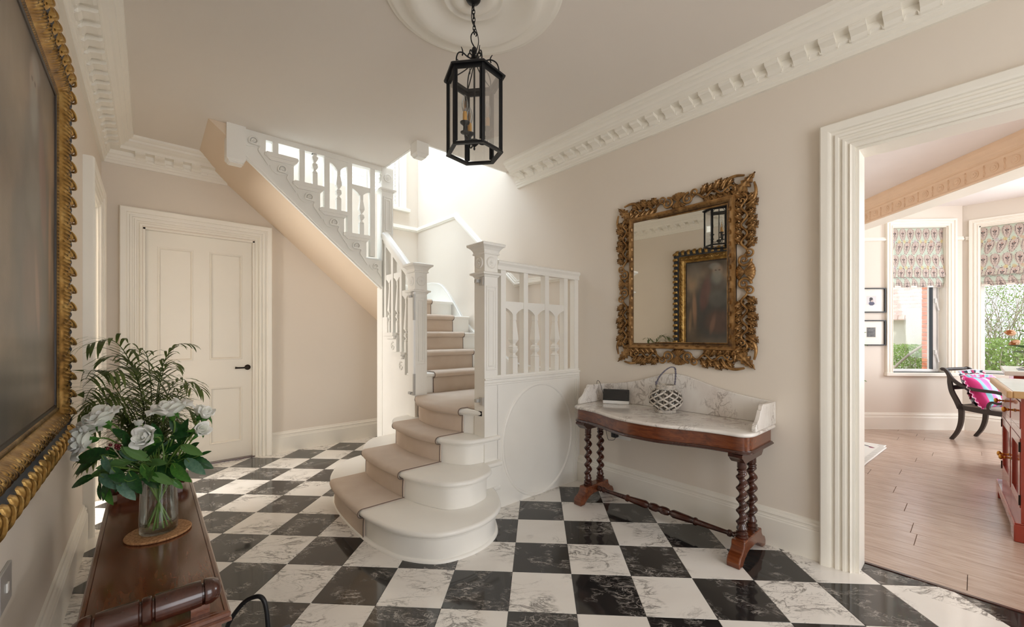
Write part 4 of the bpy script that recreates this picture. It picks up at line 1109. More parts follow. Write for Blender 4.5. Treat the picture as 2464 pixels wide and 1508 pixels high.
for side, (L_, D) in enumerate(((PW, PH/2-FWD), (PH, PW/2-FWD))*2):
    A_ = -side*PI/2
    if L_ not in fm:
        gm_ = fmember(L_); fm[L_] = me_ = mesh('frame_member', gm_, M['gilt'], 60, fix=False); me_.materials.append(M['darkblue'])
        nf_ = len(me_.polygons); per = nf_//44; me_.polygons.foreach_set('material_index', [1 if k//per >= 33 else 0 for k in range(nf_)])
    o = bpy.data.objects.new('frame_member', fm[L_]); COL.objects.link(o); o.parent = pa
    o.matrix_basis = PF @ Matrix.Rotation(A_, 4, 'Z') @ Matrix.Translation((0, D, 0))
    # carved outer border: gold curled leaf, then a dark gap
    if 'bl' not in fm:
        g = G()
        pr = crom([(-.019, .004, 0), (-.012, .016, 0), (.0, .020, 0), (.010, .016, 0), (.018, .005, 0)], 5)
        rs = []
        for i, q in enumerate(pr):
            k_ = math.sin(PI*i/(len(pr)-1))
            rs.append([(q.x, .108, .024), (q.x, .114, .034+.008*k_), (q.x, .135, .040+.013*k_), (q.x, .155, .036+.012*k_), (q.x+.004*k_, .170+.010*k_, .026+.010*k_), (q.x+.006*k_, .176+.014*k_, .008), (q.x, .150, .002)])
        g.rings(rs)
        fm['bl'] = mesh('carved_leaf', g, M['gilt'], 50)
        g = G(); rs = []
        for i in range(9):
            t = i/8; k_ = math.sin(PI*t); x = -.015+.030*t
            rs.append([(x, .112, .030), (x, .130, .036+.006*k_), (x, .155, .034+.006*k_), (x, .166+.006*k_, .018), (x, .160, .002)])
        g.rings(rs); fm['dk'] = mesh('dark_leaf', g, M['darkblue'], 50)
        g = G().tube(crom([(-.022, .118, .040), (-.008, .124, .050), (.006, .138, .053), (.012, .156, .050), (.010, .176, .036)], 5), [.0045]*21, 6)
        fm['rib'] = mesh('carved_rib', g, M['gilt'], 50)
    n_ = int(L_/.076); st_ = L_/n_
    for k in range(n_):
        s_ = -L_/2+st_*(k+.5)
        for nm, ds in (('bl', -.010), ('dk', .026), ('rib', -.006)):
            if abs(s_+ds) > L_/2-.03 and nm != 'bl': continue
            o = bpy.data.objects.new(fm[nm].name.split('.')[0], fm[nm]); COL.objects.link(o); o.parent = pa
            o.matrix_basis = PF @ Matrix.Rotation(A_, 4, 'Z') @ Matrix.Translation((s_+ds, D, 0))
g = G().mould([(-PW/2+FWD, -PH/2+FWD, 0), (-PW/2+FWD, PH/2-FWD, 0), (PW/2-FWD, PH/2-FWD, 0), (PW/2-FWD, -PH/2+FWD, 0)], [(0, .004), (0, .012), (-.010, .010), (-.012, .004)], (0, 0, 1), closed=True)
me = mesh('dark_slip', g.xf(PF), M['rosew'], 0); o = bpy.data.objects.new('dark_slip', me); COL.objects.link(o); o.parent = pa
# canvas: brownish ground with a seated bearded figure, loosely painted
nu, nv = 230, 250
U, V = np.meshgrid(np.linspace(0, 1, nu), np.linspace(0, 1, nv), indexing='ij')
W_, H_ = PW-2*FWD, PH-2*FWD
rs_ = np.random.RandomState(4)
def fbm(U, V, sx_, sy_, oc=4, seed=0):
    r_ = np.random.RandomState(seed); out = np.zeros_like(U); amp = 1; tot = 0
    for o_ in range(oc):
        nx, ny = int(sx_*2**o_)+2, int(sy_*2**o_)+2; gr = r_.rand(nx+1, ny+1)
        x, y = U*(nx-1), V*(ny-1); i, j = x.astype(int), y.astype(int); fx_, fy_ = x-i, y-j
        fx_ = fx_*fx_*(3-2*fx_); fy_ = fy_*fy_*(3-2*fy_)
        out += amp*((gr[i, j]*(1-fx_)+gr[i+1, j]*fx_)*(1-fy_)+(gr[i, j+1]*(1-fx_)+gr[i+1, j+1]*fx_)*fy_); tot += amp; amp *= .5
    return out/tot
def sm(x, a, b): t = np.clip((x-a)/(b-a), 0, 1); return t*t*(3-2*t)
n1, n2, n3 = fbm(U, V, 3, 5, 5, 1), fbm(U, V, 14, 7, 3, 2), fbm(U, V, 2, 2, 3, 3)
col = np.zeros((nu, nv, 3))
c_ = lambda *a: np.array(a)/255
col[:] = c_(84, 70, 56)
col += (n1[..., None]-.5)*c_(96, 80, 64)
t = sm(V, .35, .95)*sm(n3, .3, .7); col = col*(1-t[..., None]*.5)+c_(118, 106, 92)*t[..., None]*.5
def blob(cx, cy, rx, ry, c, soft=.35, a=1, rot_=0):
    global col
    x, y = (U-cx)*W_/H_, V-cy; ca, sa = math.cos(rot_), math.sin(rot_); x, y = x*ca+y*sa, -x*sa+y*ca
    d = np.sqrt((x/rx)**2+(y/ry)**2)+(n1-.5)*.35
    k = (1-sm(d, 1-soft, 1+soft))[..., None]*a
    col = col*(1-k)+c_(*c)*k
col = col*1.0
blob(.66, .46, .21, .38, (58, 55, 54), .3, .9)          # cloaked body
blob(.66, .74, .12, .11, (82, 76, 70), .35, .8)          # shoulders
blob(.78, .66, .045, .17, (104, 66, 60), .4, .7, .15)     # red lining
blob(.64, .36, .12, .12, (84, 58, 50), .4, .6)
blob(.64, .60, .085, .08, (92, 90, 84), .4, .6)
blob(.645, .885, .050, .062, (134, 112, 94), .3, .9)     # head
blob(.65, .825, .055, .075, (116, 114, 108), .45, .9)     # beard
blob(.68, .935, .052, .035, (122, 118, 112), .4, .8)
blob(.665, .892, .010, .006, (60, 44, 36), .4, .8); blob(.625, .892, .010, .006, (60, 44, 36), .4, .8)
blob(.50, .15, .3, .05, (104, 96, 84), .6, .5)
blob(.90, .50, .022, .17, (168, 122, 88), .5, .6, -.03); blob(.95, .38, .015, .12, (150, 118, 84), .5, .55, .05); blob(.93, .80, .05, .12, (150, 122, 92), .6, .6)
blob(.40, .85, .14, .16, (138, 124, 104), .6, .5); blob(.90, .9, .06, .1, (96, 88, 78), .6, .5); blob(.15, .08, .3, .1, (36, 32, 30), .5, .8)
blob(.70, .33, .022, .10, (160, 118, 92), .5, .4, .2)
col += (n2[..., None]-.5)*c_(22, 20, 18)
col = np.clip(col*1.1+.01, 0, 1)
P = [(-W_/2+W_*a, -H_/2+H_*b, .006) for a in np.linspace(0, 1, nu) for b in np.linspace(0, 1, nv)]
o = colmesh('canvas', [], 0, 0, [], M['canvas']) if False else None
g = [tuple(PF @ Vector(p)) for p in P]
g = [(p[0]+PC.x, p[1]+PC.y, p[2]+PC.z) for p in g]
colmesh('canvas', g, nu, nv, col, M['canvas'], parent=pa)

# ------------------------------------------------------------------ hexagonal hanging lantern
LC = Vector((1.180, 1.618, 0)); LR = .132; ZB_, ZT_ = 2.118, 2.475
hl = thing('hanging_lantern', 'black hexagonal glass lantern with candle bulbs hanging on a chain', 'pendant light', (LC.x, LC.y, ZT_))
BK = M['black_metal']
def hv(k, r_, z): a = R(10.5+60*k); return Vector((LC.x+r_*math.cos(a), LC.y+r_*math.sin(a), z))
for k in range(6):
    a, b = hv(k, LR, 0), hv(k+1, LR, 0); up = Vector((0, 0, 1))
    for z, w_, h, nm in ((ZB_, .010, .014, 'bottom_rail'), (ZT_-.008, .010, .016, 'top_rail')):
        ob(nm, G().bar(a+up*z, b+up*z, w_, h), BK, parent=hl, smooth=0, bevel=.0015)
    ob('post', G().bar(a+up*ZB_, a+up*ZT_, .013, .013, up=(a-LC).normalized()), BK, parent=hl, smooth=0, bevel=.0015)
    d = (b-a).normalized()
    ob('sash', G().bar(a+d*.011+up*(ZB_+.012), a+d*.011+up*(ZT_-.014), .007, .005, up=d.cross(up)).bar(b-d*.011+up*(ZB_+.012), b-d*.011+up*(ZT_-.014), .007, .005, up=d.cross(up)), BK, parent=hl, smooth=0)
    q = G().add([a+up*(ZB_+.006), b+up*(ZB_+.006), b+up*(ZT_-.01), a+up*(ZT_-.01)], [(0, 1, 2, 3)])
    ob('glass_pane', q, M['lglass'], parent=hl, smooth=0)
    # scrolled bracket from rim to the finial
    r0 = hv(k, LR-.012, ZT_+.016); c0 = Vector((LC.x, LC.y, 0)); er = (Vector((r0.x, r0.y, 0))-c0).normalized()
    def Q(r_, z): return c0+er*r_+up*z
    pth = crom([Q(.118, 2.492), Q(.120, 2.515), Q(.108, 2.545), Q(.080, 2.562), Q(.050, 2.560), Q(.022, 2.566), Q(.012, 2.590), Q(.024, 2.604), Q(.032, 2.592), Q(.026, 2.582)], 6)
    ob('roof_scroll', G().tube(pth, .0032, 7), BK, parent=hl, smooth=60)
    ob('roof_stay', G().tube(crom([Q(.112, 2.492), Q(.070, 2.510), Q(.030, 2.535), Q(.010, 2.565)], 6), .0028, 7), BK, parent=hl, smooth=60)
    ob('scroll_leaf', G().tube(crom([Q(.082, 2.548), Q(.078, 2.562), Q(.082, 2.575), Q(.089, 2.584)], 5), [.0034, .0034, .0034, .0033, .0032, .0032, .003, .003, .003, .0028, .0026, .0024, .0022, .002, .0018, .0015], 6), BK, parent=hl, smooth=60)
g = G()
rs = [[hv(k, r_, z) for k in range(6)] for r_, z in ((LR-.014, ZT_), (LR+.020, ZT_-.002), (LR+.022, ZT_+.006), (LR+.012, ZT_+.014), (LR-.002, ZT_+.018), (LR-.016, ZT_+.018), (LR-.018, ZT_))]
g.rings(rs, False, False); ob('roof_rim', g, BK, parent=hl, smooth=0)
rs = [[hv(k, r_, z) for k in range(6)] for r_, z in ((LR-.012, ZB_-.006), (LR+.010, ZB_-.008), (LR+.010, ZB_-.002), (LR+.004, ZB_+.004), (LR-.012, ZB_+.004), (LR-.012, ZB_-.006))]
g = G().rings(rs, False, False); ob('bottom_rim', g, BK, parent=hl, smooth=0)
ob('centre_rod', G().lathe([(.0045, 2.165), (.0045, 2.62)], 10, (LC.x, LC.y, 0)), BK, parent=hl, smooth=50)
ob('finial', G().lathe([(.0, 2.130), (.004, 2.133), (.005, 2.140), (.003, 2.146), (.012, 2.154), (.020, 2.162), (.022, 2.170), (.022, 2.178), (.008, 2.184), (.004, 2.19)], 20, (LC.x, LC.y, 0)), BK, parent=hl, smooth=50)
ob('crown', G().lathe([(.004, 2.555), (.011, 2.562), (.012, 2.572), (.008, 2.582), (.007, 2.60), (.012, 2.606), (.013, 2.618), (.009, 2.628), (.003, 2.634)], 16, (LC.x, LC.y, 0)), BK, parent=hl, smooth=50)
for k, an in enumerate((R(190), R(-38), R(75))):
    ex = Vector((math.cos(an), math.sin(an), 0)); c = LC+ex*.064
    def Q(r_, z): return Vector((LC.x, LC.y, z))+ex*r_
    ob('arm', G().tube(crom([Q(.012, 2.172), Q(.036, 2.160), Q(.060, 2.168), Q(.064, 2.185)], 6), .0035, 8), BK, parent=hl, smooth=60)
    ob('candle_cup', G().lathe([(.006, 2.185), (.020, 2.190), (.021, 2.194), (.009, 2.200), (.008, 2.222), (.012, 2.228), (.022, 2.236), (.023, 2.241), (.011, 2.244)], 18, (c.x, c.y, 0)), BK, parent=hl, smooth=50)
    ob('candle_tube', G().lathe([(.0105, 2.244), (.0105, 2.282), (.009, 2.284), (.009, 2.290)], 16, (c.x, c.y, 0)), M['bulb_brass'], parent=hl, smooth=50)
    bl = ob('bulb', G().lathe([(.0085, 2.288), (.012, 2.298), (.0165, 2.315), (.0165, 2.328), (.013, 2.345), (.007, 2.362), (.001, 2.374)], 16, (c.x, c.y, 0), cap=False), M['lglass'], parent=hl, smooth=60)
    ob('filament', G().tube([(c.x-.004, c.y, 2.295), (c.x-.006, c.y, 2.345), (c.x, c.y, 2.300), (c.x+.006, c.y, 2.345), (c.x+.004, c.y, 2.295)], .0011, 5), M['brass'], parent=bl)
# hook, chain, cable, canopy
ob('hook', G().tube(crom([(LC.x, LC.y, 2.632), (LC.x-.012, LC.y+.006, 2.655), (LC.x-.014, LC.y+.007, 2.685), (LC.x, LC.y, 2.708), (LC.x+.010, LC.y-.006, 2.695), (LC.x+.006, LC.y-.004, 2.684)], 6), .003, 7), BK, parent=hl, smooth=60)
CX_, CY_ = 1.184, 1.632
zc_ = 2.705
lk = G().tube([(.0065*math.cos(a), 0, .0130*math.sin(a)) for a in np.linspace(0, 2*PI, 17)], .0021, 6, cap=False)
lkm = mesh('chain_link', lk, BK, 60)
k = 0
while zc_ < 2.862:
    o = bpy.data.objects.new('chain_link', lkm); COL.objects.link(o); o.parent = hl
    t = (zc_-2.7)/.16; o.location = Vector((LC.x+(CX_-LC.x)*t, LC.y+(CY_-LC.y)*t, zc_))-Vector(hl['_o']); o.rotation_euler = (0, 0, R(30)+PI/2*(k % 2)); k += 1; zc_ += .0205
ob('cable', G().tube(crom([(LC.x+.006, LC.y-.003, 2.60), (LC.x+.018, LC.y-.010, 2.66), (LC.x+.008, LC.y-.004, 2.715), (LC.x-.007, LC.y+.010, 2.76), (CX_-.008, CY_, 2.82), (CX_, CY_, 2.87)], 8), .0022, 6), BK, parent=hl, smooth=60)
ob('canopy', G().lathe([(.004, 2.848), (.010, 2.852), (.028, 2.860), (.036, 2.872), (.037, 2.884), (.034, 2.898)], 28, (CX_, CY_, 0)), BK, parent=hl, smooth=50)
# ------------------------------------------------------------------ hall bench
BN = M['bench']
bx0, bx1, by0, by1, bz = -.142, .166, 1.325, 2.675, .50
hb = thing('hall_bench', 'long polished mahogany hall bench with turned roll ends under the painting', 'bench', ((bx0+bx1)/2, 2.0, 0))
ob('seat', G().rings([[(bx0+d, by0+d, z), (bx1-d, by0+d, z), (bx1-d, by1-d, z), (bx0+d, by1-d, z)] for d, z in ((.006, bz-.030), (.0, bz-.026), (0, bz-.020), (.006, bz-.016), (.002, bz-.012), (.002, bz-.004), (.006, bz), (.014, bz), (.0155, bz-.002), (.017, bz))]), BN, parent=hb, smooth=0)
ob('apron', G().box(bx0+.02, bx1-.02, by0+.025, by0+.045, .40, bz-.029), BN, parent=hb, smooth=0)
ob('apron', G().box(bx0+.02, bx1-.02, by1-.045, by1-.025, .40, bz-.029), BN, parent=hb, smooth=0)
for x in (bx0+.02, bx1-.04): ob('apron', G().box(x, x+.02, by0+.04, by1-.04, .40, bz-.029), BN, parent=hb, smooth=0)
ob('apron_bead', G().mould([(bx0+.02, by0+.045, .40), (bx0+.02, by0+.025, .40), (bx1-.02, by0+.025, .40), (bx1-.02, by0+.045, .40)], [(0, 0), (.006, .002), (.008, .008), (.004, .012), (0, .012)], (0, 0, 1), flip=-1), BN, parent=hb)
lp = [(.014, 0), (.020, .004), (.022, .02), (.016, .03), (.020, .05), (.026, .20), (.030, .27), (.022, .29), (.030, .30), (.030, .31), (.022, .32), (.026, .335)]
for x in (bx0+.05, bx1-.05):
    for y in (by0+.06, by1-.06):
        ob('leg', G().lathe(lp, 18, (x, y, 0)).box(x-.028, x+.028, y-.028, y+.028, .335, .47), BN, parent=hb, smooth=40)
def roll(y):
    r = .033
    p = [(.0, .0), (.012, .0), (.024, .005), (r-.002, .018), (r, .030), (r-.001, .036), (r-.010, .038), (r-.010, .041), (r-.001, .043), (r, .06), (r, .118), (r-.002, .1195), (r-.007, .1205), (r-.007, .1235), (r-.002, .1245), (r, .127), (r+.0005, .141),
         (r-.002, .1435), (r-.007, .1445), (r-.007, .1475), (r-.002, .1485), (r, .150)]
    L_ = .285; p = [(a, z) for a, z in p]
    p = p + [(r, L_-.06), (r-.001, L_-.043), (r-.010, L_-.041), (r-.010, L_-.038), (r-.001, L_-.036), (r, L_-.030), (r-.002, L_-.018), (.024, L_-.005), (.012, L_), (0, L_)]
    return G().lathe(p, 28, (bx0+.004, y, bz+.047), (1, 0, 0))
for y in (1.378, 2.575):
    ob('roll_end', roll(y), M['mahogdark'], parent=hb, smooth=45)
    for x in (bx0+.055, bx1-.065): ob('roll_block', G().box(x-.02, x+.02, y-.02, y+.02, bz-.001, bz+.024), BN, parent=hb, smooth=0)

# cork mat, vase
VC = Vector((.027, 2.020, bz))
cm = G().lathe([(.0, 0), (.092, 0), (.096, .002), (.097, .006), (.095, .009), (.09, .0095), (0, .0095)], 48, (VC.x, VC.y, bz+.0005))
tag(ob('cork_mat', cm, M['cork'], smooth=45, loc=tuple(VC)), 'round cork mat under the glass vase on the wooden bench', 'mat')
vz = bz+.0105
vs = thing('glass_vase', 'clear glass vase of water holding white roses on the cork mat', 'vase', (VC.x, VC.y, vz))
prof = [(0, 0), (.050, 0), (.0545, .003), (.056, .010), (.0565, .05), (.0545, .12), (.052, .19), (.0525, .200), (.0515, .2015), (.0500, .200), (.0500, .19), (.0522, .12), (.0540, .05), (.053, .014), (.048, .010), (0, .009)]
ob('glass_body', G().lathe(prof, 48, (VC.x, VC.y, vz), cap=False), M['vglass'], parent=vs, smooth=60)
ob('water', G().lathe([(0, .0105), (.047, .0105), (.0525, .016), (.0532, .05), (.0515, .12), (.0512, .128), (0, .128)], 40, (VC.x, VC.y, vz), cap=False), M['water'], parent=vs, smooth=60)

# ---- bouquet: local frame s (to the right seen from the hall), t up, d away
bR = Vector((.748, -.6635, 0)); bD = Vector((.6635, .748, 0)); B0 = Vector((VC.x, VC.y, bz+.008))
def BQ(s_, t, d=0): return B0+bR*s_+Vector((0, 0, t))+bD*d
def px2(x, y): return (x-383)/647, (1277-y)/647
def petalg(r0, h, half, flare, curl, n=8, m=9, cup=.6):
    P = []
    for i in range(n):
        v = i/(n-1)
        for j in range(m):
            u = -1+2*j/(m-1); a = u*half*(.45+.55*math.sin(PI*min(1, .18+v*.6)))*(1-.38*v**3)
            r_ = r0*(math.sin(PI/2*min(1, v*1.5+.05)))**cup + flare*v*v + curl*max(0, v-.72)**2*8
            z = h*(v**.85)*(1-.34*u*u*v*v) - curl*max(0, v-.80)*2.2
            P.append((r_*math.cos(a), r_*math.sin(a), z))
    return G().sheet(P, n, m)
PET = [mesh('petal', petalg(*a), M['petal'], 70) for a in ((.007, .037, R(140), .000, 0), (.012, .041, R(84), .002, .001), (.018, .043, R(66), .004, .004), (.024, .042, R(58), .008, .008), (.029, .038, R(54), .014, .012))]
PETP = None
sepal = mesh('sepal', G().sheet([(.012*v**.6+.012*v+.0, u*.005*math.sin(PI*min(1, v*.9+.1)), .006-.02*v*0+.03*v*(1-v)-.012*v*v) for v in np.linspace(0, 1, 7) for u in (-1, 0, 1)], 7, 3), M['leaf2'], 60)
hip = mesh('rose_hip', G().lathe([(.003, -.012), (.006, -.008), (.009, 0), (.011, .006), (.006, .010)], 10), M['leaf2'], 60)
def leafg(bend=.15, fold=.25, wd=.26):
    P = []; n, m = 16, 7
    for i in range(n):
        v = i/(n-1); w_ = wd*2.05*(v**.72)*((1-v)**.88) + .006
        for j in range(m):
            u = -1+2*j/(m-1)
            ser = 1+.035*((i % 2)*2-1)*(abs(u) > .9)
            P.append((u*w_*ser, v, -bend*v*v+abs(u)*w_*fold - .010*math.cos(u*3)*0))
    return G().sheet(P, n, m)
LF = [mesh('leaf', leafg(b, f, wd), M[mm], 60) for b, f, wd, mm in ((.12, .3, .27, 'leaf'), (.25, .2, .29, 'leaf'), (-.05, .35, .25, 'leaf2'), (.3, .25, .30, 'leaf2'), (.2, .15, .27, 'eucal'), (.1, .25, .26, 'leaf'))]
def place_leaf(par, base, tip, nrm, me):
    base, tip = Vector(base), Vector(tip); y = tip-base; L_ = y.length; y.normalize(); n = Vector(nrm); n = (n-y*n.dot(y)).normalized(); x = y.cross(n)
    o = bpy.data.objects.new('leaf', me); COL.objects.link(o); o.parent = par
    o.matrix_basis = frame(base-Vector(par['_o']), x*L_, y*L_, n*L_); return o
roses = []
def rose(px_, py_, d, ax, size, openness, label, stem_to):
    s_, t = px2(px_, py_); ax_ = (bR*ax[0]+bD*ax[1]+Vector((0, 0, ax[2]))).normalized()
    c = BQ(s_, t, d) - ax_*.022*size                      # base of the flower head
    th = thing('white_rose', label, 'flower', tuple(c), group='white roses in the glass vase')
    q = ax_.to_track_quat('Z', 'Y').to_matrix().to_4x4()
    k0 = 0
    for layer, cnt in enumerate((3, 4, 5, 5, 6)):
        if layer > openness: break
        for k in range(cnt):
            o = bpy.data.objects.new('petal', PET[layer]); COL.objects.link(o); o.parent = th
            sc_ = size*(1+rnd.uniform(-.05, .05))
            o.matrix_basis = q @ Matrix.Rotation(2*PI*(k+.5*layer)/cnt+rnd.uniform(-.15, .15)+layer*1.1, 4, 'Z') @ Matrix.Diagonal((sc_, sc_, sc_*(1.0 if openness < 4 else .92), 1)) @ Matrix.Translation((0, 0, .004*(4-layer)*.5))
    for k in range(5):
        o = bpy.data.objects.new('sepal', sepal); COL.objects.link(o); o.parent = th
        o.matrix_basis = q @ Matrix.Rotation(2*PI*k/5+.3, 4, 'Z') @ Matrix.Diagonal((size*1.2,)*3+(1,))
    o = bpy.data.objects.new('rose_hip', hip); COL.objects.link(o); o.parent = th; o.matrix_basis = q @ Matrix.Scale(size, 4)
    mouth = Vector((VC.x+stem_to[0]*.042, VC.y+stem_to[1]*.042, vz+.198)); foot = Vector((VC.x-stem_to[0]*.042, VC.y-stem_to[1]*.044, vz+.016))
    pth = crom([foot, foot.lerp(mouth, .5)+Vector((0, 0, 0)), mouth, mouth.lerp(c-ax_*.05*size, .55)+Vector((0, 0, .012)), c-ax_*.03*size, c-ax_*.006], 7)
    ob('stem', G().tube(pth, .0030, 7), M['stem'], parent=th, smooth=60)
    roses.append((th, c, mouth)); return th
rose(228, 1050, -.05, (-.55, -.8, .15), 1.42, 4, 'fully open white rose lowest at the left of the bouquet', (-.8, -.4))
rose(250, 1004, -.01, (-.35, -.35, .85), 1.40, 4, 'open white rose topmost in the left cluster of the bouquet', (-.9, .2))
rose(203, 1017, .05, (-.9, -.1, .35), 1.30, 4, 'white rose tucked behind at the far left edge of the bouquet', (-.6, .7))
rose(292, 1030, .07, (-.1, .2, .9), .70, 2, 'small white rose bud between the left cluster and the palm stems', (-.3, .8))
rose(391, 1040, -.07, (.0, -.95, .32), 1.2, 3, 'white rose with a creamy heart facing forward in the middle of the bouquet', (.2, -.9))
rose(410, 982, .0, (-.12, -.15, 1), 1.42, 4, 'wide open white rose seen from the side at the top of the bouquet', (.1, .4))
rose(447, 1000, .08, (.2, .3, .9), 1.1, 3, 'pale white rose half hidden behind the topmost one', (.4, .9))
rose(486, 1000, .02, (.45, -.2, .85), 1.1, 2, 'white rose bud at the upper right of the bouquet', (.8, .3))
rose(498, 1030, -.03, (.80, -.35, .38), 1.12, 2, 'white rose bud pointing right at the right edge of the bouquet', (.9, -.3))
# leaves: (base, tip) in the bouquet plane
LV = [((290, 1086), (188, 1095), 0, -.04), ((255, 1100), (186, 1134), 0, -.03), ((262, 1135), (205, 1152), 1, -.05), ((300, 1080), (322, 1118), 4, -.08), ((318, 1090), (288, 1112), 4, -.07), ((335, 1080), (322, 1050), 2, -.03),
      ((300, 1120), (345, 1150), 4, -.09), ((462, 1062), (514, 1086), 2, -.05), ((452, 1100), (497, 1137), 3, -.07), ((461, 1097), (513, 1128), 4, -.03), ((400, 1095), (425, 1150), 3, -.10), ((430, 1100), (400, 1140), 3, -.10),
      ((395, 1095), (350, 1060), 2, -.06), ((360, 1080), (390, 1050), 3, -.02), ((420, 1080), (445, 1010), 0, .03), ((440, 1055), (482, 1020), 0, .02), ((455, 1085), (488, 1060), 0, .0), ((340, 1100), (365, 1150), 1, -.11), ((330, 1110), (290, 1150), 5, -.08),
      ((285, 1120), (268, 1175), 1, -.06), ((320, 1130), (295, 1185), 0, -.08), ((350, 1120), (330, 1165), 5, -.1), ((372, 1110), (395, 1165), 1, -.1), ((300, 1060), (268, 1030), 0, .02), ((345, 1060), (335, 1020), 2, .03), ((410, 1120), (455, 1150), 2, -.08),
      ((270, 1075), (240, 1098), 5, -.02), ((285, 1100), (255, 1072), 1, .0), ((365, 1050), (340, 1030), 5, .04), ((425, 1060), (400, 1010), 5, .04), ((445, 1110), (470, 1085), 5, -.02), ((385, 1130), (350, 1110), 0, -.12), ((345, 1135), (385, 1175), 4, -.10),
      ((300, 1150), (318, 1192), 3, -.07), ((275, 1148), (285, 1185), 5, -.05), ((440, 1140), (462, 1165), 3, -.05), ((410, 1050), (455, 1040), 1, .0), ((470, 1100), (492, 1090), 0, .02)]
for k in range(64):
    a = rnd.uniform(0, 2*PI); q = rnd.uniform(.1, .85)
    bx_, by_ = 368+q*70*math.cos(a), 1104+q*42*math.sin(a)
    LV.append(((bx_, by_), (bx_+rnd.uniform(38, 66)*math.cos(a+rnd.uniform(-.6, .6)), by_+rnd.uniform(26, 52)*math.sin(a+rnd.uniform(-.6, .6))), rnd.choice((0, 1, 5, 2, 4)), rnd.uniform(-.06, .08)))
for (bp, tp, ki, d) in LV:
    b_ = BQ(*px2(*bp), d); t_ = BQ(*px2(*tp), d+rnd.uniform(-.03, .02))
    th = min(roses, key=lambda r_: (r_[1]-b_).length)[0]
    nr_ = -bD*.9+Vector((0, 0, .7))+bR*rnd.uniform(-.5, .5)
    place_leaf(th, b_, t_, nr_, LF[ki])
    mth = Vector((VC.x, VC.y, vz+.19)); 
    ob('leaf_stalk', G().tube(crom([mth+bR*rnd.uniform(-.03, .03), mth.lerp(b_, .6)+Vector((0, 0, .01)), b_, b_.lerp(t_, .25)], 4), .0013, 5), M['stem'], parent=th, smooth=60)
bt = thing('berry_sprig', 'small sprig of dark red berries among the rose leaves', 'berries', tuple(BQ(*px2(318, 1068), -.07)))
for k in range(7):
    p = BQ(*px2(318+rnd.uniform(-12, 12), 1062+rnd.uniform(-5, 6)), -.075+rnd.uniform(-.01, .01))
    ob('berry', G().lathe([(0, -.006), (.004, -.004), (.006, 0), (.004, .005), (0, .006)], 10, tuple(p)), M['berry'], parent=bt, smooth=60)
ob('twig', G().tube([BQ(*px2(318, 1066), -.07), BQ(*px2(330, 1110), -.04), Vector((VC.x, VC.y, vz+.19))], .0015, 5), M['twig'], parent=bt)

# ------------------------------------------------------------------ palm behind the bench
PB = Vector((.0, 2.98, 0))
pp = thing('potted_palm', 'tall feathery palm in a pot on the floor behind the roses', 'plant', tuple(PB))
ob('pot', G().lathe([(0, 0), (.10, 0), (.105, .01), (.13, .22), (.142, .225), (.142, .255), (.128, .26), (.12, .235), (0, .235)], 32, tuple(PB), cap=False), M['pot'], parent=pp, smooth=40)
ob('soil', G().lathe([(0, .236), (.122, .236), (.122, .228)], 24, tuple(PB), cap=False), M['soil'], parent=pp)
def blade(g, p, d, L_, w_, droop, nrm):
    d = Vector(d).normalized(); pts = []; n = 6; cur = Vector(p); dd = d.copy(); left = []; right = []
    for i in range(n):
        t = i/(n-1); ww = w_*(math.sin(PI*(t*.9+.08)))**.8
        sd_ = dd.cross(Vector(nrm)); sd_ = sd_.normalized() if sd_.length > 1e-4 else Vector((1, 0, 0))
        left.append(cur+sd_*ww); right.append(cur-sd_*ww)
        dd = (dd+Vector((0, 0, -droop/n*(1+t)))).normalized(); cur = cur+dd*(L_/(n-1))
    g.sheet([q for pr in zip(left, right) for q in pr], n, 2)
def frond(ctrl, nleaf, L_, w_=.0056, droop=1.0, start=.42, spread=1.0):
    path = crom(ctrl, 10); n = len(path); g = G()
    cum = [0]
    for i in range(1, n): cum.append(cum[-1]+(path[i]-path[i-1]).length)
    def at(t):
        s_ = t*cum[-1]
        for i in range(1, n):
            if cum[i] >= s_: k = (s_-cum[i-1])/max(1e-6, cum[i]-cum[i-1]); return path[i-1].lerp(path[i], k), (path[i]-path[i-1]).normalized()
        return path[-1], (path[-1]-path[-2]).normalized()
    g.tube(path, [.0036*(1-.75*i/n) for i in range(n)], 6)
    for k in range(nleaf):
        t = start+(1-start)*(k+.5)/nleaf; p, T = at(t)
        side = T.cross(Vector((0, 0, 1)));  side = side.normalized() if side.length > 1e-3 else Vector((1, 0, 0))
        ll = 1.75*L_*(.55+.45*math.sin(PI*min(1, .15+.85*(k/nleaf))))*(1-.35*(k/nleaf))*rnd.uniform(.85, 1.1)
        for sg in (1, -1):
            d = (side*sg*spread+T*(.55+.5*k/nleaf)+Vector((0, 0, .28))+Vector((rnd.uniform(-.12, .12), rnd.uniform(-.12, .12), rnd.uniform(-.1, .1)))).normalized()
            blade(g, p, d, ll, w_*rnd.uniform(.8, 1.2), droop*rnd.uniform(.8, 1.5), Vector((0, 0, 1)))
    for i, v in enumerate(g.v):                    # the fronds brush along the wall
        lim = XL+.012 if v[1] > 2.76 else -.225
        if v[0] < lim: g.v[i] = (lim+(v[0]-lim)*.04, v[1], v[2])
    return g
def FR(*a, **k):
    ob('frond', frond(*a, **k), M['palm'], parent=pp, smooth=0, fix=False)
b = lambda dx=0, dy=0: (PB.x+dx, PB.y+dy, .24)
FR([b(.01), (.02, 2.97, .70), (.045, 2.94, 1.02), (.10, 2.92, 1.17), (.175, 2.90, 1.185)], 22, .11)
FR([b(-.01), (-.01, 2.95, .75), (-.06, 2.90, 1.05), (-.13, 2.84, 1.205), (-.22, 2.76, 1.19)], 26, .17, w_=.0066)
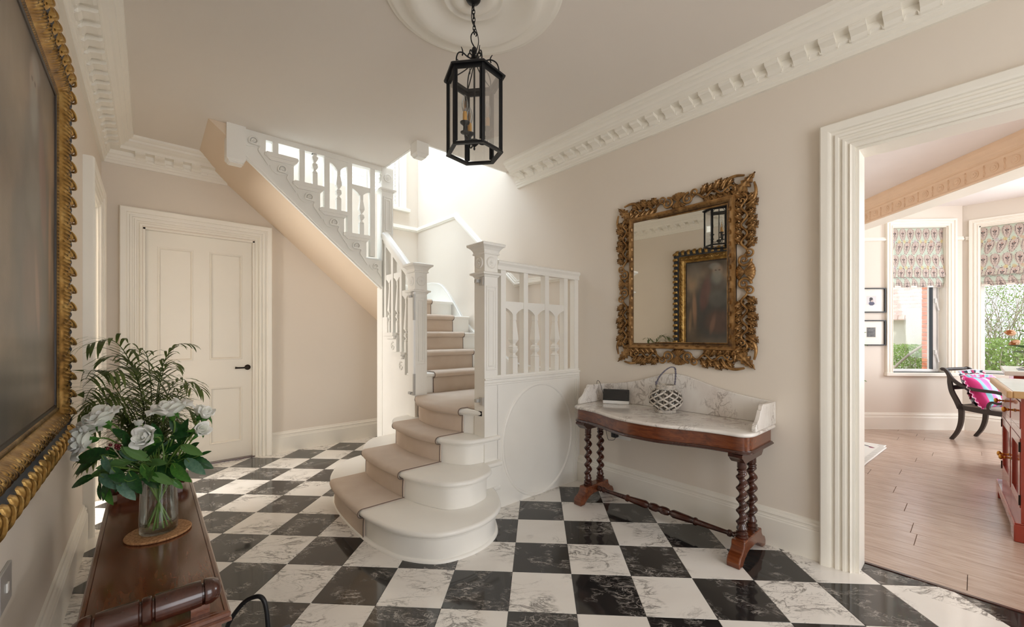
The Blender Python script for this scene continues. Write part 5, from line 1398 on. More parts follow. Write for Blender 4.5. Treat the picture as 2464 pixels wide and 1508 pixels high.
FR([b(-.02), (-.05, 2.93, .72), (-.12, 2.84, .96), (-.19, 2.74, 1.07), (-.21, 2.62, 1.04)], 24, .15)
FR([b(-.02, .02), (-.06, 2.95, .68), (-.14, 2.90, .88), (-.20, 2.82, .98), (-.22, 2.70, .93)], 24, .14)
FR([b(.02), (.05, 2.93, .68), (.11, 2.88, .90), (.17, 2.84, .98), (.22, 2.82, .93)], 20, .12)
FR([b(.0, -.02), (.0, 2.90, .72), (-.03, 2.80, .98), (-.08, 2.70, 1.08), (-.14, 2.60, 1.06)], 24, .15, w_=.0062)
FR([b(.0, .02), (.01, 3.0, .80), (.0, 2.98, 1.06), (-.02, 2.96, 1.15), (-.06, 2.94, 1.16)], 22, .14, w_=.0066)
FR([b(.0), (-.03, 2.92, .70), (-.09, 2.80, .90), (-.16, 2.68, .95), (-.20, 2.56, .90)], 22, .13)
FR([b(.02, -.02), (.04, 2.88, .66), (.06, 2.78, .84), (.09, 2.72, .92), (.12, 2.66, .90)], 18, .11)
FR([b(.0), (-.02, 2.98, .62), (-.10, 2.96, .82), (-.20, 2.94, .90), (-.26, 2.90, .84)], 22, .13)
FR([b(.01, .01), (.03, 2.98, .78), (.05, 2.96, 1.0), (.08, 2.95, 1.08), (.12, 2.95, 1.06)], 18, .13, w_=.0066)
FR([b(-.01, .0), (-.02, 2.96, .78), (-.05, 2.94, 1.02), (-.10, 2.93, 1.12), (-.17, 2.92, 1.12)], 22, .15, w_=.0066)

r3 = random.Random(12)
for k in range(12):
    a = r3.uniform(0, 2*PI); ex = r3.uniform(.10, .24); hx = r3.uniform(.62, 1.0)
    tx, ty = ex*math.cos(a)*.85-.03, ex*math.sin(a)*1.1-.06
    FR([b(tx*.05, ty*.05), (PB.x+tx*.18, PB.y+ty*.18, hx*.62), (PB.x+tx*.5, PB.y+ty*.5, hx*.9), (PB.x+tx, PB.y+ty, hx), (PB.x+tx*1.35, PB.y+ty*1.35, hx-.07)], 18, .12)

# black handled box beside the bench
kb = thing('handled_box', 'dark grey metal box with a tall looped black handle beside the bench', 'box', (.28, 1.50, 0))
ob('box_body', G().box(.195, .365, 1.36, 1.60, .0005, .205), M['black_metal'], parent=kb, bevel=.004)
ob('box_lid', G().box(.190, .370, 1.355, 1.605, .206, .222), plain('slate_grey_lid', (74, 78, 88), .45), parent=kb, bevel=.003)
ob('handle', G().tube(crom([(.178, 1.545, .10), (.178, 1.545, .25), (.180, 1.543, .33), (.215, 1.508, .405), (.245, 1.478, .430), (.262, 1.460, .425), (.270, 1.450, .39), (.276, 1.444, .30), (.280, 1.440, .2225)], 8), .0066, 10), M['black_metal'], parent=kb, smooth=60)
# ------------------------------------------------------------------ dining room beyond the doorway
DX0 = XR+DT
df = struct('floor_dining', G().box(DX0+.018, 8.2, -3.8, 2.2, -.06, -.0125), plain('oak_joint', (104, 80, 64), .8), 'oak plank floor of the dining room', 'floor', smooth=0)
rp2 = random.Random(3)
joint = {3: .247, 2: -.9, 8: .437, 10: .645, 11: .458, 14: .40, 7: -.35, 9: -.62, 12: -.4, 5: -1.1}
sink = {}
def plank(x0, x1, y0, y1, kind=None):
    cx, cy = (x0+x1)/2, (y0+y1)/2; e = .0011
    g = G().rings([[(a-cx, b_-cy, z) for a, b_ in ((x0+d, y0+d), (x1-d, y0+d), (x1-d, y1-d), (x0+d, y1-d))] for d, z in ((e, -.013), (e, -.0012), (e+.0012, 0))])
    o = bpy.data.objects.new('plank', mesh('plank', g, M['oak'], 0)); COL.objects.link(o); o.parent = df; o.location = (cx, cy, 0)
xs = [DX0+.018] + [2.96+.2*k for k in range(27)]
for k in range(len(xs)-1):
    x0, x1 = xs[k], xs[k+1]
    if x1-x0 < .02: continue
    k3 = round((x0-2.96)/.2)+1
    ymax = 1.8 if x1 < 6.2 else max(-2.6, 8.0-x0+.03)
    j = joint.get(k3, rp2.uniform(-1.6, 1.4))
    cuts = [-3.6]
    y = j-1.9*3
    while y < ymax:
        if y > -3.5: cuts.append(y)
        y += 1.9
    cuts.append(ymax); cuts = sorted(cuts)
    for a, b_ in zip(cuts[:-1], cuts[1:]):
        if b_-a > .05: plank(x0, x1, a, b_)

# walls. diagonal bay wall: origin (7,1) direction (1,-1)/sqrt2, thickness outwards
q2 = math.sqrt(.5)
DM = frame((7.0, 1.0, 0), (q2, -q2, 0), (q2, q2, 0), (0, 0, 1))      # local x along the wall, y outwards, z up
def dwall(name, g, m, label, cat, **k): return struct(name, g.xf(DM), m, label, cat, **k)
def wallbox(a0, a1, ops, z1=2.95, t=.28):
    g = wally(0, t, a0, a1, ops, z1=z1); return g
W0, W1, WZ0, WZ1 = .373, 1.053, .74, 2.64
dwall('wall_bay', wallbox(-1.13, 1.235, [(W0, W1, WZ0, WZ1)]), M['dwall'], 'angled wall of the dining room bay with a blind and two photos', 'wall', smooth=0)
B2Y0, B2Y1 = -.95, -.018
struct('wall_bay_front', wallx(7.9, 8.15, -2.6, .13, [(B2Y0, B2Y1, WZ0, 2.61)]), M['dwall'], 'front wall of the dining room bay', 'wall', smooth=0)
struct('wall_dining_north', G().box(DX0, 6.3, 1.8, 1.95, 0, 2.95), M['dwall'], 'hidden side wall of the dining room', 'wall', smooth=0)
struct('wall_dining_south', wally(-3.75, -3.6, DX0, 8.1, [(3.6, 5.8, .7, 2.5)]), M['dwall'], 'far side wall of the dining room with a window, right of the frame', 'wall', smooth=0)
struct('wall_dining_east', wallx(7.9, 8.1, -3.6, -2.6, []), M['dwall'], 'end wall of the dining room', 'wall', smooth=0)
struct('ceiling_dining', G().box(DX0, 8.3, -3.8, 2.0, 2.90, 3.0).prism([(DX0, -2.17, 2.815), (6.84, 1.28, 2.815), (6.3, 1.79, 2.815), (DX0, 1.79, 2.815)], (0, 0, .084)), plain('dining_ceiling_paint', (236, 230, 228), .8, var=.01), 'pale ceiling of the dining room and its bay', 'ceiling', smooth=0)
# diagonal beam with plaster frieze
bd = Vector((.7515, .6597, 0)); bn = Vector((.6597, -.7515, 0)); b0_ = Vector((6.83, 1.27, 0)); BL = 5.3
g = G(); pA = b0_; pB = b0_-bd*BL
struct('trim_7', G().prism([pA+Vector((0, 0, 2.55)), pB+Vector((0, 0, 2.55)), pB+bn*.30+Vector((0, 0, 2.55)), pA+bn*.20+Vector((0, 0, 2.55))], (0, 0, .349)), M['trim'], 'white plaster beam across the mouth of the dining room bay', 'beam', smooth=0)
fr = struct('trim_8', G().mould([pB, pA], [(0, 2.553), (.012, 2.553), (.018, 2.560), (.014, 2.572), (.010, 2.578), (.010, 2.672), (.016, 2.680), (.020, 2.690), (.016, 2.70), (.030, 2.712), (.034, 2.73), (.044, 2.742), (.050, 2.765), (.062, 2.78), (.066, 2.80), (.066, 2.8149), (0, 2.8149)], (0, 0, 1), flip=1), M['peach'],
       'frieze and cornice along the dining room beam, warm uplight painted in as peach', 'cornice', smooth=25)
ros_ = mesh('frieze_rosette', G().lathe([(.036, 0), (.036, .004), (.031, .008), (.026, .004), (.020, .004), (.017, .009), (.008, .009), (.006, .012), (0, .013)], 20, (0, 0, 0), (0, 0, 1)), M['peach'], 50)
lf_ = mesh('frieze_leaf', acanthus(.05, .018, 3, .008, .1, n=12, m=5), M['peach'], 60)
FM = frame((0, 0, 0), -bd, (0, 0, 1), -bn)
for k in range(30):
    p = pA-bd*(.10+.165*k)-bn*.010+Vector((0, 0, 2.625))
    o = bpy.data.objects.new('frieze_rosette', ros_); COL.objects.link(o); o.parent = fr; o.matrix_basis = Matrix.Translation(p) @ FM
    for sg in (1, -1):
        o = bpy.data.objects.new('frieze_leaf', lf_); COL.objects.link(o); o.parent = fr
        o.matrix_basis = Matrix.Translation(p-bd*.083+Vector((0, 0, 0))) @ FM @ Matrix.Rotation(0 if sg > 0 else PI, 4, 'Z')
# picture rail, skirting
PR = [(0, -.025), (.016, -.025), (.018, -.008), (.026, .0), (.026, .014), (.014, .022), (0, .027)]
def pro(pts, prof, N, flip, M_=None):
    g = G().mould(pts, prof, N, flip=flip); return g.xf(M_) if M_ is not None else g
rl = [(b_, a) for a, b_ in PR]
struct('trim_9', pro([(-1.13, 0, 2.475), (W0-.062, 0, 2.475)], rl, (0, -1, 0), -1, DM).merge(pro([(W1+.066, 0, 2.475), (1.235, 0, 2.475)], rl, (0, -1, 0), -1, DM))
       .merge(pro([(7.9, .10, 2.475), (7.9, .066, 2.475)], rl, (-1, 0, 0), 1)), M['trim'], 'white picture rail round the bay walls', 'picture rail', smooth=25)
struct('baseboard_bay', pro([(-1.13, 0, 0), (1.235, 0, 0), ], BP, (0, 0, 1), -1, DM).merge(pro([(7.9, .12, 0), (7.9, -2.6, 0)], BP, (0, 0, 1), -1)), M['trim'], 'tall white skirting board round the bay', 'skirting board', smooth=25)

# windows
def window(name, label, M_, a0, a1, z0, z1, sash_from=None):
    wt = thing(name, label, 'window', tuple(M_.to_translation()), kind='structure')
    def wob(nm, g, m, **k):
        g.xf(M_); return ob(nm, g, m, parent=wt, **k)
    g = G().mould([(a0, 0, z0), (a0, 0, z1), (a1, 0, z1), (a1, 0, z0)], [(0, 0), (0, .016), (.010, .022), (.016, .014), (.026, .016), (.030, .026), (.044, .030), (.05, .020), (.062, .022), (.068, .034), (.088, .036), (.09, 0)], (0, -1, 0), flip=1)
    wob('casing', g, M['trim'], smooth=25)
    wob('reveal', G().box(a0-.002, a0+.012, 0, .16, z0, z1).box(a1-.012, a1+.002, 0, .16, z0, z1).box(a0, a1, 0, .16, z1-.012, z1+.002), M['trim'], smooth=0)
    wob('sill', G().box(a0-.10, a1+.10, -.045, .16, z0-.045, z0), M['trim'], bevel=.006)
    fy = .10
    def fr_(x0, x1, zz0, zz1, w_, y0, y1, nm):
        g = G().box(x0, x0+w_, y0, y1, zz0, zz1).box(x1-w_, x1, y0, y1, zz0, zz1).box(x0+w_, x1-w_, y0, y1, zz0, zz0+w_).box(x0+w_, x1-w_, y0, y1, zz1-w_, zz1)
        wob(nm, g, M['upvc'], smooth=0, bevel=.004)
    fr_(a0+.012, a1-.012, z0, z1-.012, .036, fy, fy+.06, 'window_frame')
    return wt, wob, fr_
wt1, wob, fr_ = window('window_1', 'bay window with patterned blind, angled beside the two photos', DM, W0, W1, WZ0, WZ1)
fr_(W0+.012+.30, W1-.03, WZ0+.03, WZ1-.05, .05, .085, .135, 'sash') if False else None
wob('mullion', G().box(.966, 1.03, .10, .16, WZ0+.036, WZ1-.05), M['upvc'], smooth=0, bevel=.004)
wob('dark_gasket', G().box(.952, .966, .10, .14, WZ0+.036, WZ1-.05), M['plastic_b'], smooth=0)
wob('pane', G().box(W0+.048, .953, .118, .124, WZ0+.036, WZ1-.05), M['pane'], smooth=0)
for z in (1.0, 1.68):
    wob('window_handle', G().box(.975, 1.0, .075, .102, z-.03, z+.03).bar((.988, .078, z), (1.012, .070, z-.13), .016, .012), M['upvc'], smooth=0, bevel=.004)
WM2 = frame((7.9, 0, 0), (0, -1, 0), (1, 0, 0), (0, 0, 1))
wt2, wob2, fr2 = window('window_2', 'wide bay window with patterned blind and hedge behind it', WM2, -B2Y1, -B2Y0, WZ0, 2.61)
wob2('pane', G().box(-B2Y1+.048, -B2Y0-.048, .118, .124, WZ0+.036, 2.56), M['pane'], smooth=0)

# roman blinds with a printed paisley
def paisley(X, Y, seed=0):
    """X, Y in metres; returns rgb"""
    c = np.zeros(X.shape+(3,)); c[:] = (.74, .79, .735)
    cw, rh = .098, .345
    y = (Y % rh)
    def cell(x, w_): return (x % w_)-w_/2
    def paint(mask, colr):
        c[mask] = np.array(colr)/255
    n_ = np.sin(X*90)*np.sin(Y*70+X*20)
    # big drops
    for row, (yc, hh, sk) in enumerate(((.085, .085, .0), (.260, .092, .22))):
        x = cell(X+(.049 if row else 0)+(y-yc)*sk, cw); v = (y-yc)/hh
        wd = .036*np.sqrt(np.clip(1-v*v, 0, 1))*(1-.38*v)
        d = np.abs(x)/np.maximum(wd, 1e-4); ins = np.abs(v) < 1
        paint(ins & (d < 1.28), (206, 200, 182)); paint(ins & (d < 1.22) & (d > 1.14), (140, 140, 130)); paint(ins & (d < 1.06), (186, 172, 164))
        ang = np.arctan2(v*hh, x); seg = (np.sin(ang*22) > -.1)
        paint(ins & (d > .80) & (d < .96) & seg, (52, 48, 50)); paint(ins & (d < .62) & (d > .54), (214, 200, 186)); 
        q = np.hypot(x, (y-yc+.012)*.8); paint((q < .0115) & (q > .007), (60, 52, 54)); paint(np.hypot(np.abs(x)-.013, y-yc+.022) < .006, (70, 60, 60)); paint((np.abs(x) < .0022) & (np.abs(y-yc) < .045), (92, 82, 80))
        paint(np.hypot(np.abs(x)-.009, y-yc-.018) < .0045, (84, 70, 72)); paint(np.hypot(x, y-yc+.036) < .005, (168, 100, 90))
    # band of small medallions
    x = cell(X, .066); k = np.floor(X/.066).astype(int) % 4
    q = np.hypot(x, (y-.172)*.78)
    for i, colr in enumerate(((196, 172, 104), (192, 150, 120), (176, 158, 168), (200, 180, 110))):
        paint((q < .017) & (k == i) & (np.sin(q*900) > -.2), colr)
    xs_ = cell(X+.033, .066); paint((np.hypot(xs_, (y-.185)) < .0065) & (np.hypot(xs_, (y-.185)) > .003), (56, 54, 60)); paint(np.hypot(xs_, (y-.160)) < .004, (70, 66, 70))
    paint(np.hypot(cell(X, .033), y-.345+.006) < .0035, (76, 72, 74))
    r_ = np.random.RandomState(seed); c += (r_.rand(*X.shape)[..., None]-.5)*.04
    return c
def blind(name, label, M_, a0, a1, ztop):
    bt_ = thing(name, label, 'blind', tuple(M_ @ Vector(((a0+a1)/2, .05, ztop))))
    def sheet_(nm, z0, z1, yfun, flare=0, seed=0):
        nu_, nv_ = int((a1-a0)/.0032), max(6, int((z1-z0)/.0032)); P = []; XX, ZZ = np.meshgrid(np.linspace(a0, a1, nu_), np.linspace(z0, z1, nv_), indexing='ij')
        for i in range(nu_):
            for j in range(nv_):
                x, z = XX[i, j], ZZ[i, j]; t = (z1-z)/(z1-z0); x2 = x+(flare*t**3)*((x-a0)/(a1-a0))
                P.append(tuple(M_ @ Vector((x2, yfun(t)+.0025*math.sin(x*31+z*3), z))))
        colmesh(nm, P, nu_, nv_, paisley(XX, (ztop-ZZ) if nm == 'main_panel' else (ZZ*1.0+.1), seed), M['vc'], parent=bt_, smooth=60)
    sheet_('main_panel', 1.985, ztop, lambda t: .045-.035*t**2.5-.02*max(0, t-.9)*2, flare=.030)
    sheet_('lower_fold', 1.905, 2.00, lambda t: .040-.012*t)
    sheet_('hem', 1.875, 1.915, lambda t: .036); sheet_('hem', 1.852, 1.885, lambda t: .042)
    g = G().box(a0, a1, .043, .060, 1.853, 1.99).xf(M_); ob('batten', g, M['paper'], parent=bt_, smooth=0)
    return bt_
blind('roman_blind', 'paisley roman blind on the narrow angled bay window', DM, W0+.014, W1-.014, WZ1-.014)
blind('roman_blind', 'paisley roman blind on the wide right hand bay window', WM2, -B2Y1+.014, -B2Y0-.014, 2.596)

# two framed photos on the bay wall
def photo(z0, z1, label, kind_):
    x0, x1 = -.045, .275
    t_ = thing('picture_frame', label, 'picture', tuple(DM @ Vector(((x0+x1)/2, 0, (z0+z1)/2))), group=None)
    g = G().mould([(x0, 0, z0), (x0, 0, z1), (x1, 0, z1), (x1, 0, z0)], [(0, 0), (0, .028), (-.014, .028), (-.014, .010), (-.014, 0)], (0, -1, 0), closed=True, flip=1)
    ob('frame', g.xf(DM), M['plastic_b'], parent=t_, smooth=0)
    nu_, nv_ = 90, 90; U_, V_ = np.meshgrid(np.linspace(0, 1, nu_), np.linspace(0, 1, nv_), indexing='ij'); c = np.ones((nu_, nv_, 3))*np.array((.92, .91, .87))
    def m_(mask, v): c[mask] = np.array(v)/255
    if kind_ == 0:
        b_ = (abs(U_-.47) < .21) & (abs(V_-.50) < .20); m_(b_, (226, 220, 206)); m_((abs(U_-.47) < .195) & (abs(V_-.5) < .185), (206, 204, 206))
        m_((np.hypot((U_-.48)/.12, (V_-.36)/.09) < 1) | ((abs(U_-.48) < .12) & (V_ < .38) & (V_ > .32)), (70, 70, 96)); m_(np.hypot((U_-.50)/.06, (V_-.50)/.075) < 1, (190, 176, 172)); m_(np.hypot((U_-.46)/.075, (V_-.565)/.065) < 1, (46, 40, 44)); m_(np.hypot((U_-.42)/.03, (V_-.50)/.06) < 1, (46, 40, 44))
    else:
        m_((abs(U_-.46) < .21) & (abs(V_-.52) < .23), (222, 216, 202)); b_ = (abs(U_-.46) < .185) & (abs(V_-.52) < .20); n_ = fbm(U_, V_, 12, 12, 3, 9); c[b_] = (.22+.28*n_[b_])[:, None]
    P = [tuple(DM @ Vector((x0+.012+(x1-x0-.024)*a, -.009, z0+.012+(z1-z0-.024)*b_))) for a in np.linspace(0, 1, nu_) for b_ in np.linspace(0, 1, nv_)]
    colmesh('mounted_print', P, nu_, nv_, c, M['photo'], parent=t_)
photo(1.520, 1.842, 'black framed small portrait photo, upper of two on the bay wall', 0)
photo(1.091, 1.423, 'black framed dark small print, lower of two on the bay wall', 1)

# painted cabinet / island
CA = math.atan(.045); CM = Matrix.Translation((3.9, -.174, 0)) @ Matrix.Rotation(CA, 4, 'Z')     # local x along the front (away), y = +out, z up
cb = thing('kitchen_island', 'red brown painted island cabinet with oak edged pale top and brass knobs', 'cabinet', (3.9, -.174, 0))
RD = M['red']
def cob(nm, g, m, parent=None, **k): g.xf(CM); return ob(nm, g, m, parent=parent or cb, **k)
CLn, CDp = 1.02, .72
cob('body', G().box(0, CLn, -CDp, -.022, .112, .858), RD, smooth=0)
cob('front_frame', G().box(0, .02, -.022, 0, .112, .858).box(CLn-.02, CLn, -.022, 0, .112, .858).box(.45, .50, -.022, 0, .112, .858).box(.02, CLn-.02, -.022, 0, .835, .858).box(.02, CLn-.02, -.022, 0, .615, .665).box(.02, CLn-.02, -.022, 0, .112, .19), RD, smooth=0)
cob('plinth', G().box(-.03, .12, -.05, .03, .0005, .105).box(CLn-.12, CLn+.03, -.05, .03, .0005, .105).box(.12, CLn-.12, -.02, .03, .05, .105).box(-.03, 0, -CDp, -.05, .0005, .105), RD, bevel=.006)
cob('plinth_cap', G().box(-.028, CLn+.028, -CDp, .028, .105, .113), RD, bevel=.003)
cob('worktop', G().box(-.035, CLn+.035, -CDp-.03, .035, .862, .8995), M['counter'], bevel=.003)
cob('oak_edge', G().box(-.06, CLn+.06, .0352, .060, .858, .8995).box(-.06, -.0352, -CDp-.03, .0352, .858, .8995), M['oakedge'], bevel=.006)
def knob(par, x, z):
    o = cob('knob', G().lathe([(.010, 0), (.012, .003), (.006, .006), (.005, .022), (.009, .026), (.009, .030), (.006, .033), (.016, .040), (.017, .048), (.012, .054), (0, .056)], 18, (x, .004, z), (0, 1, 0)), M['brass'], parent=par, smooth=50)
for x0, x1 in ((.024, .446), (.504, .996)):
    d_ = cob('drawer', G().box(x0, x1, -.018, .003, .669, .831), RD, bevel=.003); knob(d_, (x0+x1)/2, .755)
    dr = cob('door', G().box(x0, x0+.055, -.018, .003, .194, .611).box(x1-.055, x1, -.018, .003, .194, .611).box(x0+.055, x1-.055, -.018, .003, .194, .25).box(x0+.055, x1-.055, -.018, .003, .556, .611), RD, smooth=0, bevel=.002)
    cob('door_panel', G().box(x0+.055, x1-.055, -.018, -.010, .25, .556), RD, parent=dr, smooth=0)
    knob(dr, (x1-.028) if x0 < .1 else (x0+.028), .41)
    for z in (.24, .56): cob('hinge', G().box((x0-.006) if x0 < .1 else (x1+.0), (x0+.002) if x0 < .1 else (x1+.006), .0, .008, z-.03, z+.03), M['dark_bronze'], parent=dr, smooth=0)
# second counter behind it
c2_ = thing('side_counter', 'pale topped low counter behind the island, in front of the bay window', 'counter', (5.75, -.5, 0))
ob('body', G().box(5.35, 6.1, -1.0, -.20, .0005, .895), RD, parent=c2_, smooth=0)
ob('worktop', G().box(5.28, 6.16, -1.05, -.150, .90, .935), M['counter'], parent=c2_, bevel=.004)
for k in range(4):
    pa_ = G().obox(Vector((5.62+.03*k, -.33-.03*k, .9365+.0045*k)), Vector((.13, .02*k, 0)), Vector((-.02*k, .10, .0)), Vector((0, 0, .0018)))
    tag(ob('magazine', pa_, M['plastic_b'] if k % 2 == 0 else M['paper'], smooth=0, loc=(5.6, -.33, .936+.0045*k)), ['dark magazine at the bottom of the pile on the counter', 'white leaflet second in the pile on the counter', 'dark brochure third in the pile on the counter', 'white sheet topmost of the pile on the counter'][k], 'magazine')

# tulips standing on the island
tv = thing('tulip_vase', 'glass vase of peach tulips standing on the island', 'vase', (4.42, -.42, .90))
ob('glass_body', G().lathe([(0, 0), (.05, 0), (.055, .01), (.05, .12), (.06, .20), (.057, .20), (.047, .12), (.05, .014), (0, .008)], 28, (4.42, -.42, .90), cap=False), M['vglass'], parent=tv, smooth=60)
tp_ = mesh('petal', petalg(.022, .062, R(75), -.004, -.001, cup=.5), M['petalp'], 70)
TUL = [((4.30, -.168, 1.245), (-.7, .5, .1)), ((4.33, -.185, 1.195), (-.6, .4, -.3)), ((4.42, -.26, 1.27), (.1, .6, .8)), ((4.36, -.30, 1.30), (-.4, .0, .9)), ((4.50, -.36, 1.28), (.5, .1, .8))]
for k, (c, ax) in enumerate(TUL):
    lab = ['peach tulip leaning furthest left towards the window', 'peach tulip hanging just below the leftmost one', 'peach tulip upright at the front of the vase', 'peach tulip upright behind the leaning ones', 'peach tulip leaning right in the vase'][k]
    th = thing('peach_tulip', lab, 'flower', c, group='tulips on the island'); ax_ = Vector(ax).normalized(); q = ax_.to_track_quat('Z', 'Y').to_matrix().to_4x4()
    for j in range(6):
        o = bpy.data.objects.new('petal', tp_); COL.objects.link(o); o.parent = th; o.matrix_basis = q @ Matrix.Rotation(2*PI*j/6, 4, 'Z') @ Matrix.Scale(1.0 if j % 2 else .92, 4)
    c_v = Vector(c); ob('stem', G().tube(crom([(4.42, -.42, .92), (4.42-.01*k, -.40, 1.10), tuple(c_v-ax_*.06+Vector((0, 0, .02))), c], 7), .0032, 6), M['stem'], parent=th, smooth=60)
    b_ = Vector((4.42, -.40, 1.08)); place_leaf(th, b_, b_+(c_v-b_)*1.05+Vector((rnd.uniform(-.04, .04), .02, -.05)), (0, 0, 1), LF[0])

# lampshade edge at the right
ls = thing('table_lamp', 'peach shaded lamp standing on the far counter at the right edge', 'lamp', (5.95, -.52, .935))
ob('shade', G().lathe([(.155, 1.66), (.20, 1.75), (.215, 1.86), (.20, 1.97), (.15, 2.06), (.147, 2.06), (.197, 1.97), (.212, 1.86), (.197, 1.75), (.152, 1.66)], 32, (5.95, -.545, 0), cap=False), M['shade'], parent=ls, smooth=60)
ob('lamp_base', G().lathe([(0, .936), (.08, .936), (.085, .95), (.03, .97), (.02, 1.2), (.04, 1.35), (.02, 1.5), (.008, 1.55), (.008, 1.9)], 24, (5.95, -.545, 0)), M['brass'], parent=ls, smooth=50)

# rug
nu_, nv_ = 220, 150
RX0, RX1 = 3.7, 6.12
P = []; U_, V_ = np.meshgrid(np.linspace(0, 1, nu_), np.linspace(0, 1, nv_), indexing='ij'); c = np.ones((nu_, nv_, 3))*np.array((.88, .875, .85))
for i in range(nu_):
    x = RX0+(RX1-RX0)*i/(nu_-1); ye = .675+.028*math.sin((x-4.2)*2.3)+(.02 if x > 6.0 else 0)
    for j in range(nv_):
        y = ye+(1.75-ye)*j/(nv_-1); P.append((x, y, .008+.002*math.sin(x*9)*math.exp(-j/20)))
def strk(cx, cy, rx, ry, rot_, col_):
    x, y = (U_-cx)*2.42, (V_-cy)*1.07; ca, sa = math.cos(rot_), math.sin(rot_); c[np.hypot((x*ca+y*sa)/rx, (-x*sa+y*ca)/ry) < 1] = np.array(col_)/255
for i in range(14):
    cu, cv = (i*.377) % 1, .12+((i*.618) % .85)*.9
    strk(cu, cv, .16, .025, .5*math.sin(i*2.1), ((50, 52, 66), (176, 96, 116), (120, 116, 100), (60, 60, 72))[i % 4])
strk(.93, .16, .13, .012, .9, (52, 54, 66)); strk(.90, .10, .03, .02, .4, (146, 80, 100)); strk(.72, .12, .10, .02, .2, (176, 110, 130)); strk(.70, .17, .08, .012, .3, (120, 60, 80))
c[(V_ < .06) & (np.sin(U_*600) > .2)] *= .8; c[(V_ < .012)] = (.95, .945, .93)
rg = colmesh('patterned_rug', P, nu_, nv_, c, M['vc'], smooth=60, loc=(5.0, 1.2, 0))
tag(rg, 'cream rug with dark and pink leaf motifs at the dining room doorway', 'rug')
so_ = rg.modifiers.new('thick', 'SOLIDIFY'); so_.thickness = .006; so_.offset = -1

# plant whose leaves peep past the doorway
dp = thing('trailing_plant', 'pale green trailing houseplant just inside the dining room doorway', 'plant', (3.35, .78, 0))
ob('pot', G().lathe([(0, .90), (.07, .90), (.09, 1.04), (.095, 1.045), (.095, 1.06), (0, 1.05)], 24, (3.35, .78, 0)), M['pot'], parent=dp, smooth=40)
ob('plant_stand', G().lathe([(.15, .0005), (.15, .02), (.02, .04), (.02, .86), (.13, .88), (.13, .90)], 24, (3.35, .78, 0)), M['ebony'], parent=dp, smooth=30)
for k in range(16):
    a = -PI/2+rnd.uniform(-1.6, 1.6); L_ = rnd.uniform(.10, .24); p0 = Vector((3.35+.05*math.cos(a), .78+.05*math.sin(a), 1.06)); p1 = p0+Vector((math.cos(a)*L_, math.sin(a)*L_, rnd.uniform(-.1, .25)))
    ob('stem', G().tube(crom([p0, p0.lerp(p1, .5)+Vector((0, 0, .05)), p1], 5), .0015, 5), M['stem'], parent=dp, smooth=60)
    place_leaf(dp, p1, p1+Vector((math.cos(a)*.05, math.sin(a)*.05, -.03)), (0, 0, 1), LF[2])
for (y, z, y2, z2) in ((.505, 1.235, .447, 1.249), (.505, .965, .449, .945), (.52, 1.33, .48, 1.29)):
    p0 = Vector((3.33, .72, 1.07)); p1 = Vector((3.30, y, z))
    ob('stem', G().tube(crom([p0, p0.lerp(p1, .5)+Vector((0, 0, .08)), p1], 6), .0015, 5), M['stem'], parent=dp, smooth=60)
    place_leaf(dp, p1, (3.30, y2, z2), (-.3, -.3, 1), LF[2])

# ------------------------------------------------------------------ armchair at the window
ch = thing('armchair', 'dark scroll armed chair with sabre legs in front of the bay window', 'chair', (7.08, .185, 0), rotz=0)
f_ = Vector((-.41, -.91, 0)).normalized(); l_ = Vector((.91, -.41, 0)).normalized()
CHM = frame((7.08, .185, 0), f_, l_, (0, 0, 1))          # local x forward, y from the near side to the far side
EB = M['ebony']
def hob(nm, g, m=EB, **k): g.xf(CHM); return ob(nm, g, m, parent=ch, **k)
def flat(pts, w_, th_):
    """ribbon member in the x,z plane; w_ = in-plane width, th_ = thickness across y"""
    P = crom(pts, 7); n = len(P); rs = []
    for i in range(n):
        t = (P[min(i+1, n-1)]-P[max(i-1, 0)]).normalized(); nn = Vector((-t.z, 0, t.x)); ww = w_ if not hasattr(w_, '__call__') else w_(i/(n-1))
        rs.append([P[i]+nn*ww/2+Vector((0, s_*th_/2, 0)) for s_ in (-1, 1)]+[P[i]-nn*ww/2+Vector((0, s_*th_/2, 0)) for s_ in (1, -1)])
    return G().rings(rs)
CW = .46
for y in (.0, CW):
    hob('rear_leg', flat([(-.02, y, .0), (.035, y, .10), (.066, y, .22), (.070, y, .36), (.050, y, .42)], lambda t: .030+.022*t, .030), smooth=40)
    hob('back_upright', flat([(.060, y, .38), (.030, y, .46), (-.012, y, .56), (-.030, y, .66), (-.035, y, .74), (-.062, y, .80), (-.095, y, .826), (-.110, y, .812)], lambda t: .050-.024*t, .028), smooth=40)
    hob('front_leg', flat([(.50, y, .0), (.455, y, .12), (.430, y, .24), (.425, y, .36)], lambda t: .030+.022*t, .030), smooth=40)
    hob('side_rail', flat([(.045, y, .395), (.20, y, .378), (.35, y, .370), (.47, y, .370)], .052, .030), smooth=40)
    hob('arm', flat([(-.050, y, .780), (-.010, y, .710), (.060, y, .650), (.150, y, .615), (.26, y, .605), (.36, y, .600), (.42, y, .580), (.44, y, .535), (.41, y, .49), (.36, y, .478)], lambda t: .034-.008*abs(t-.5), .030), smooth=50)
    hob('arm_scroll', flat([(.36, y, .479), (.320, y, .485), (.296, y, .450), (.300, y, .405), (.335, y, .380), (.37, y, .372)], .024, .028), smooth=50)
hob('crest_rail', G().lathe([(.010, -.02), (.016, -.015), (.018, .06), (.014, .07), (.020, .10), (.020, CW-.10), (.014, CW-.07), (.018, CW-.06), (.016, CW+.015), (.010, CW+.02)], 14, (-.095, 0, .818), (0, 1, 0)), smooth=50)
hob('back_rail', G().box(-.035, -.015, .0, CW, .585, .635), smooth=0)
hob('front_rail', G().box(.45, .475, .0, CW, .345, .395), smooth=0)
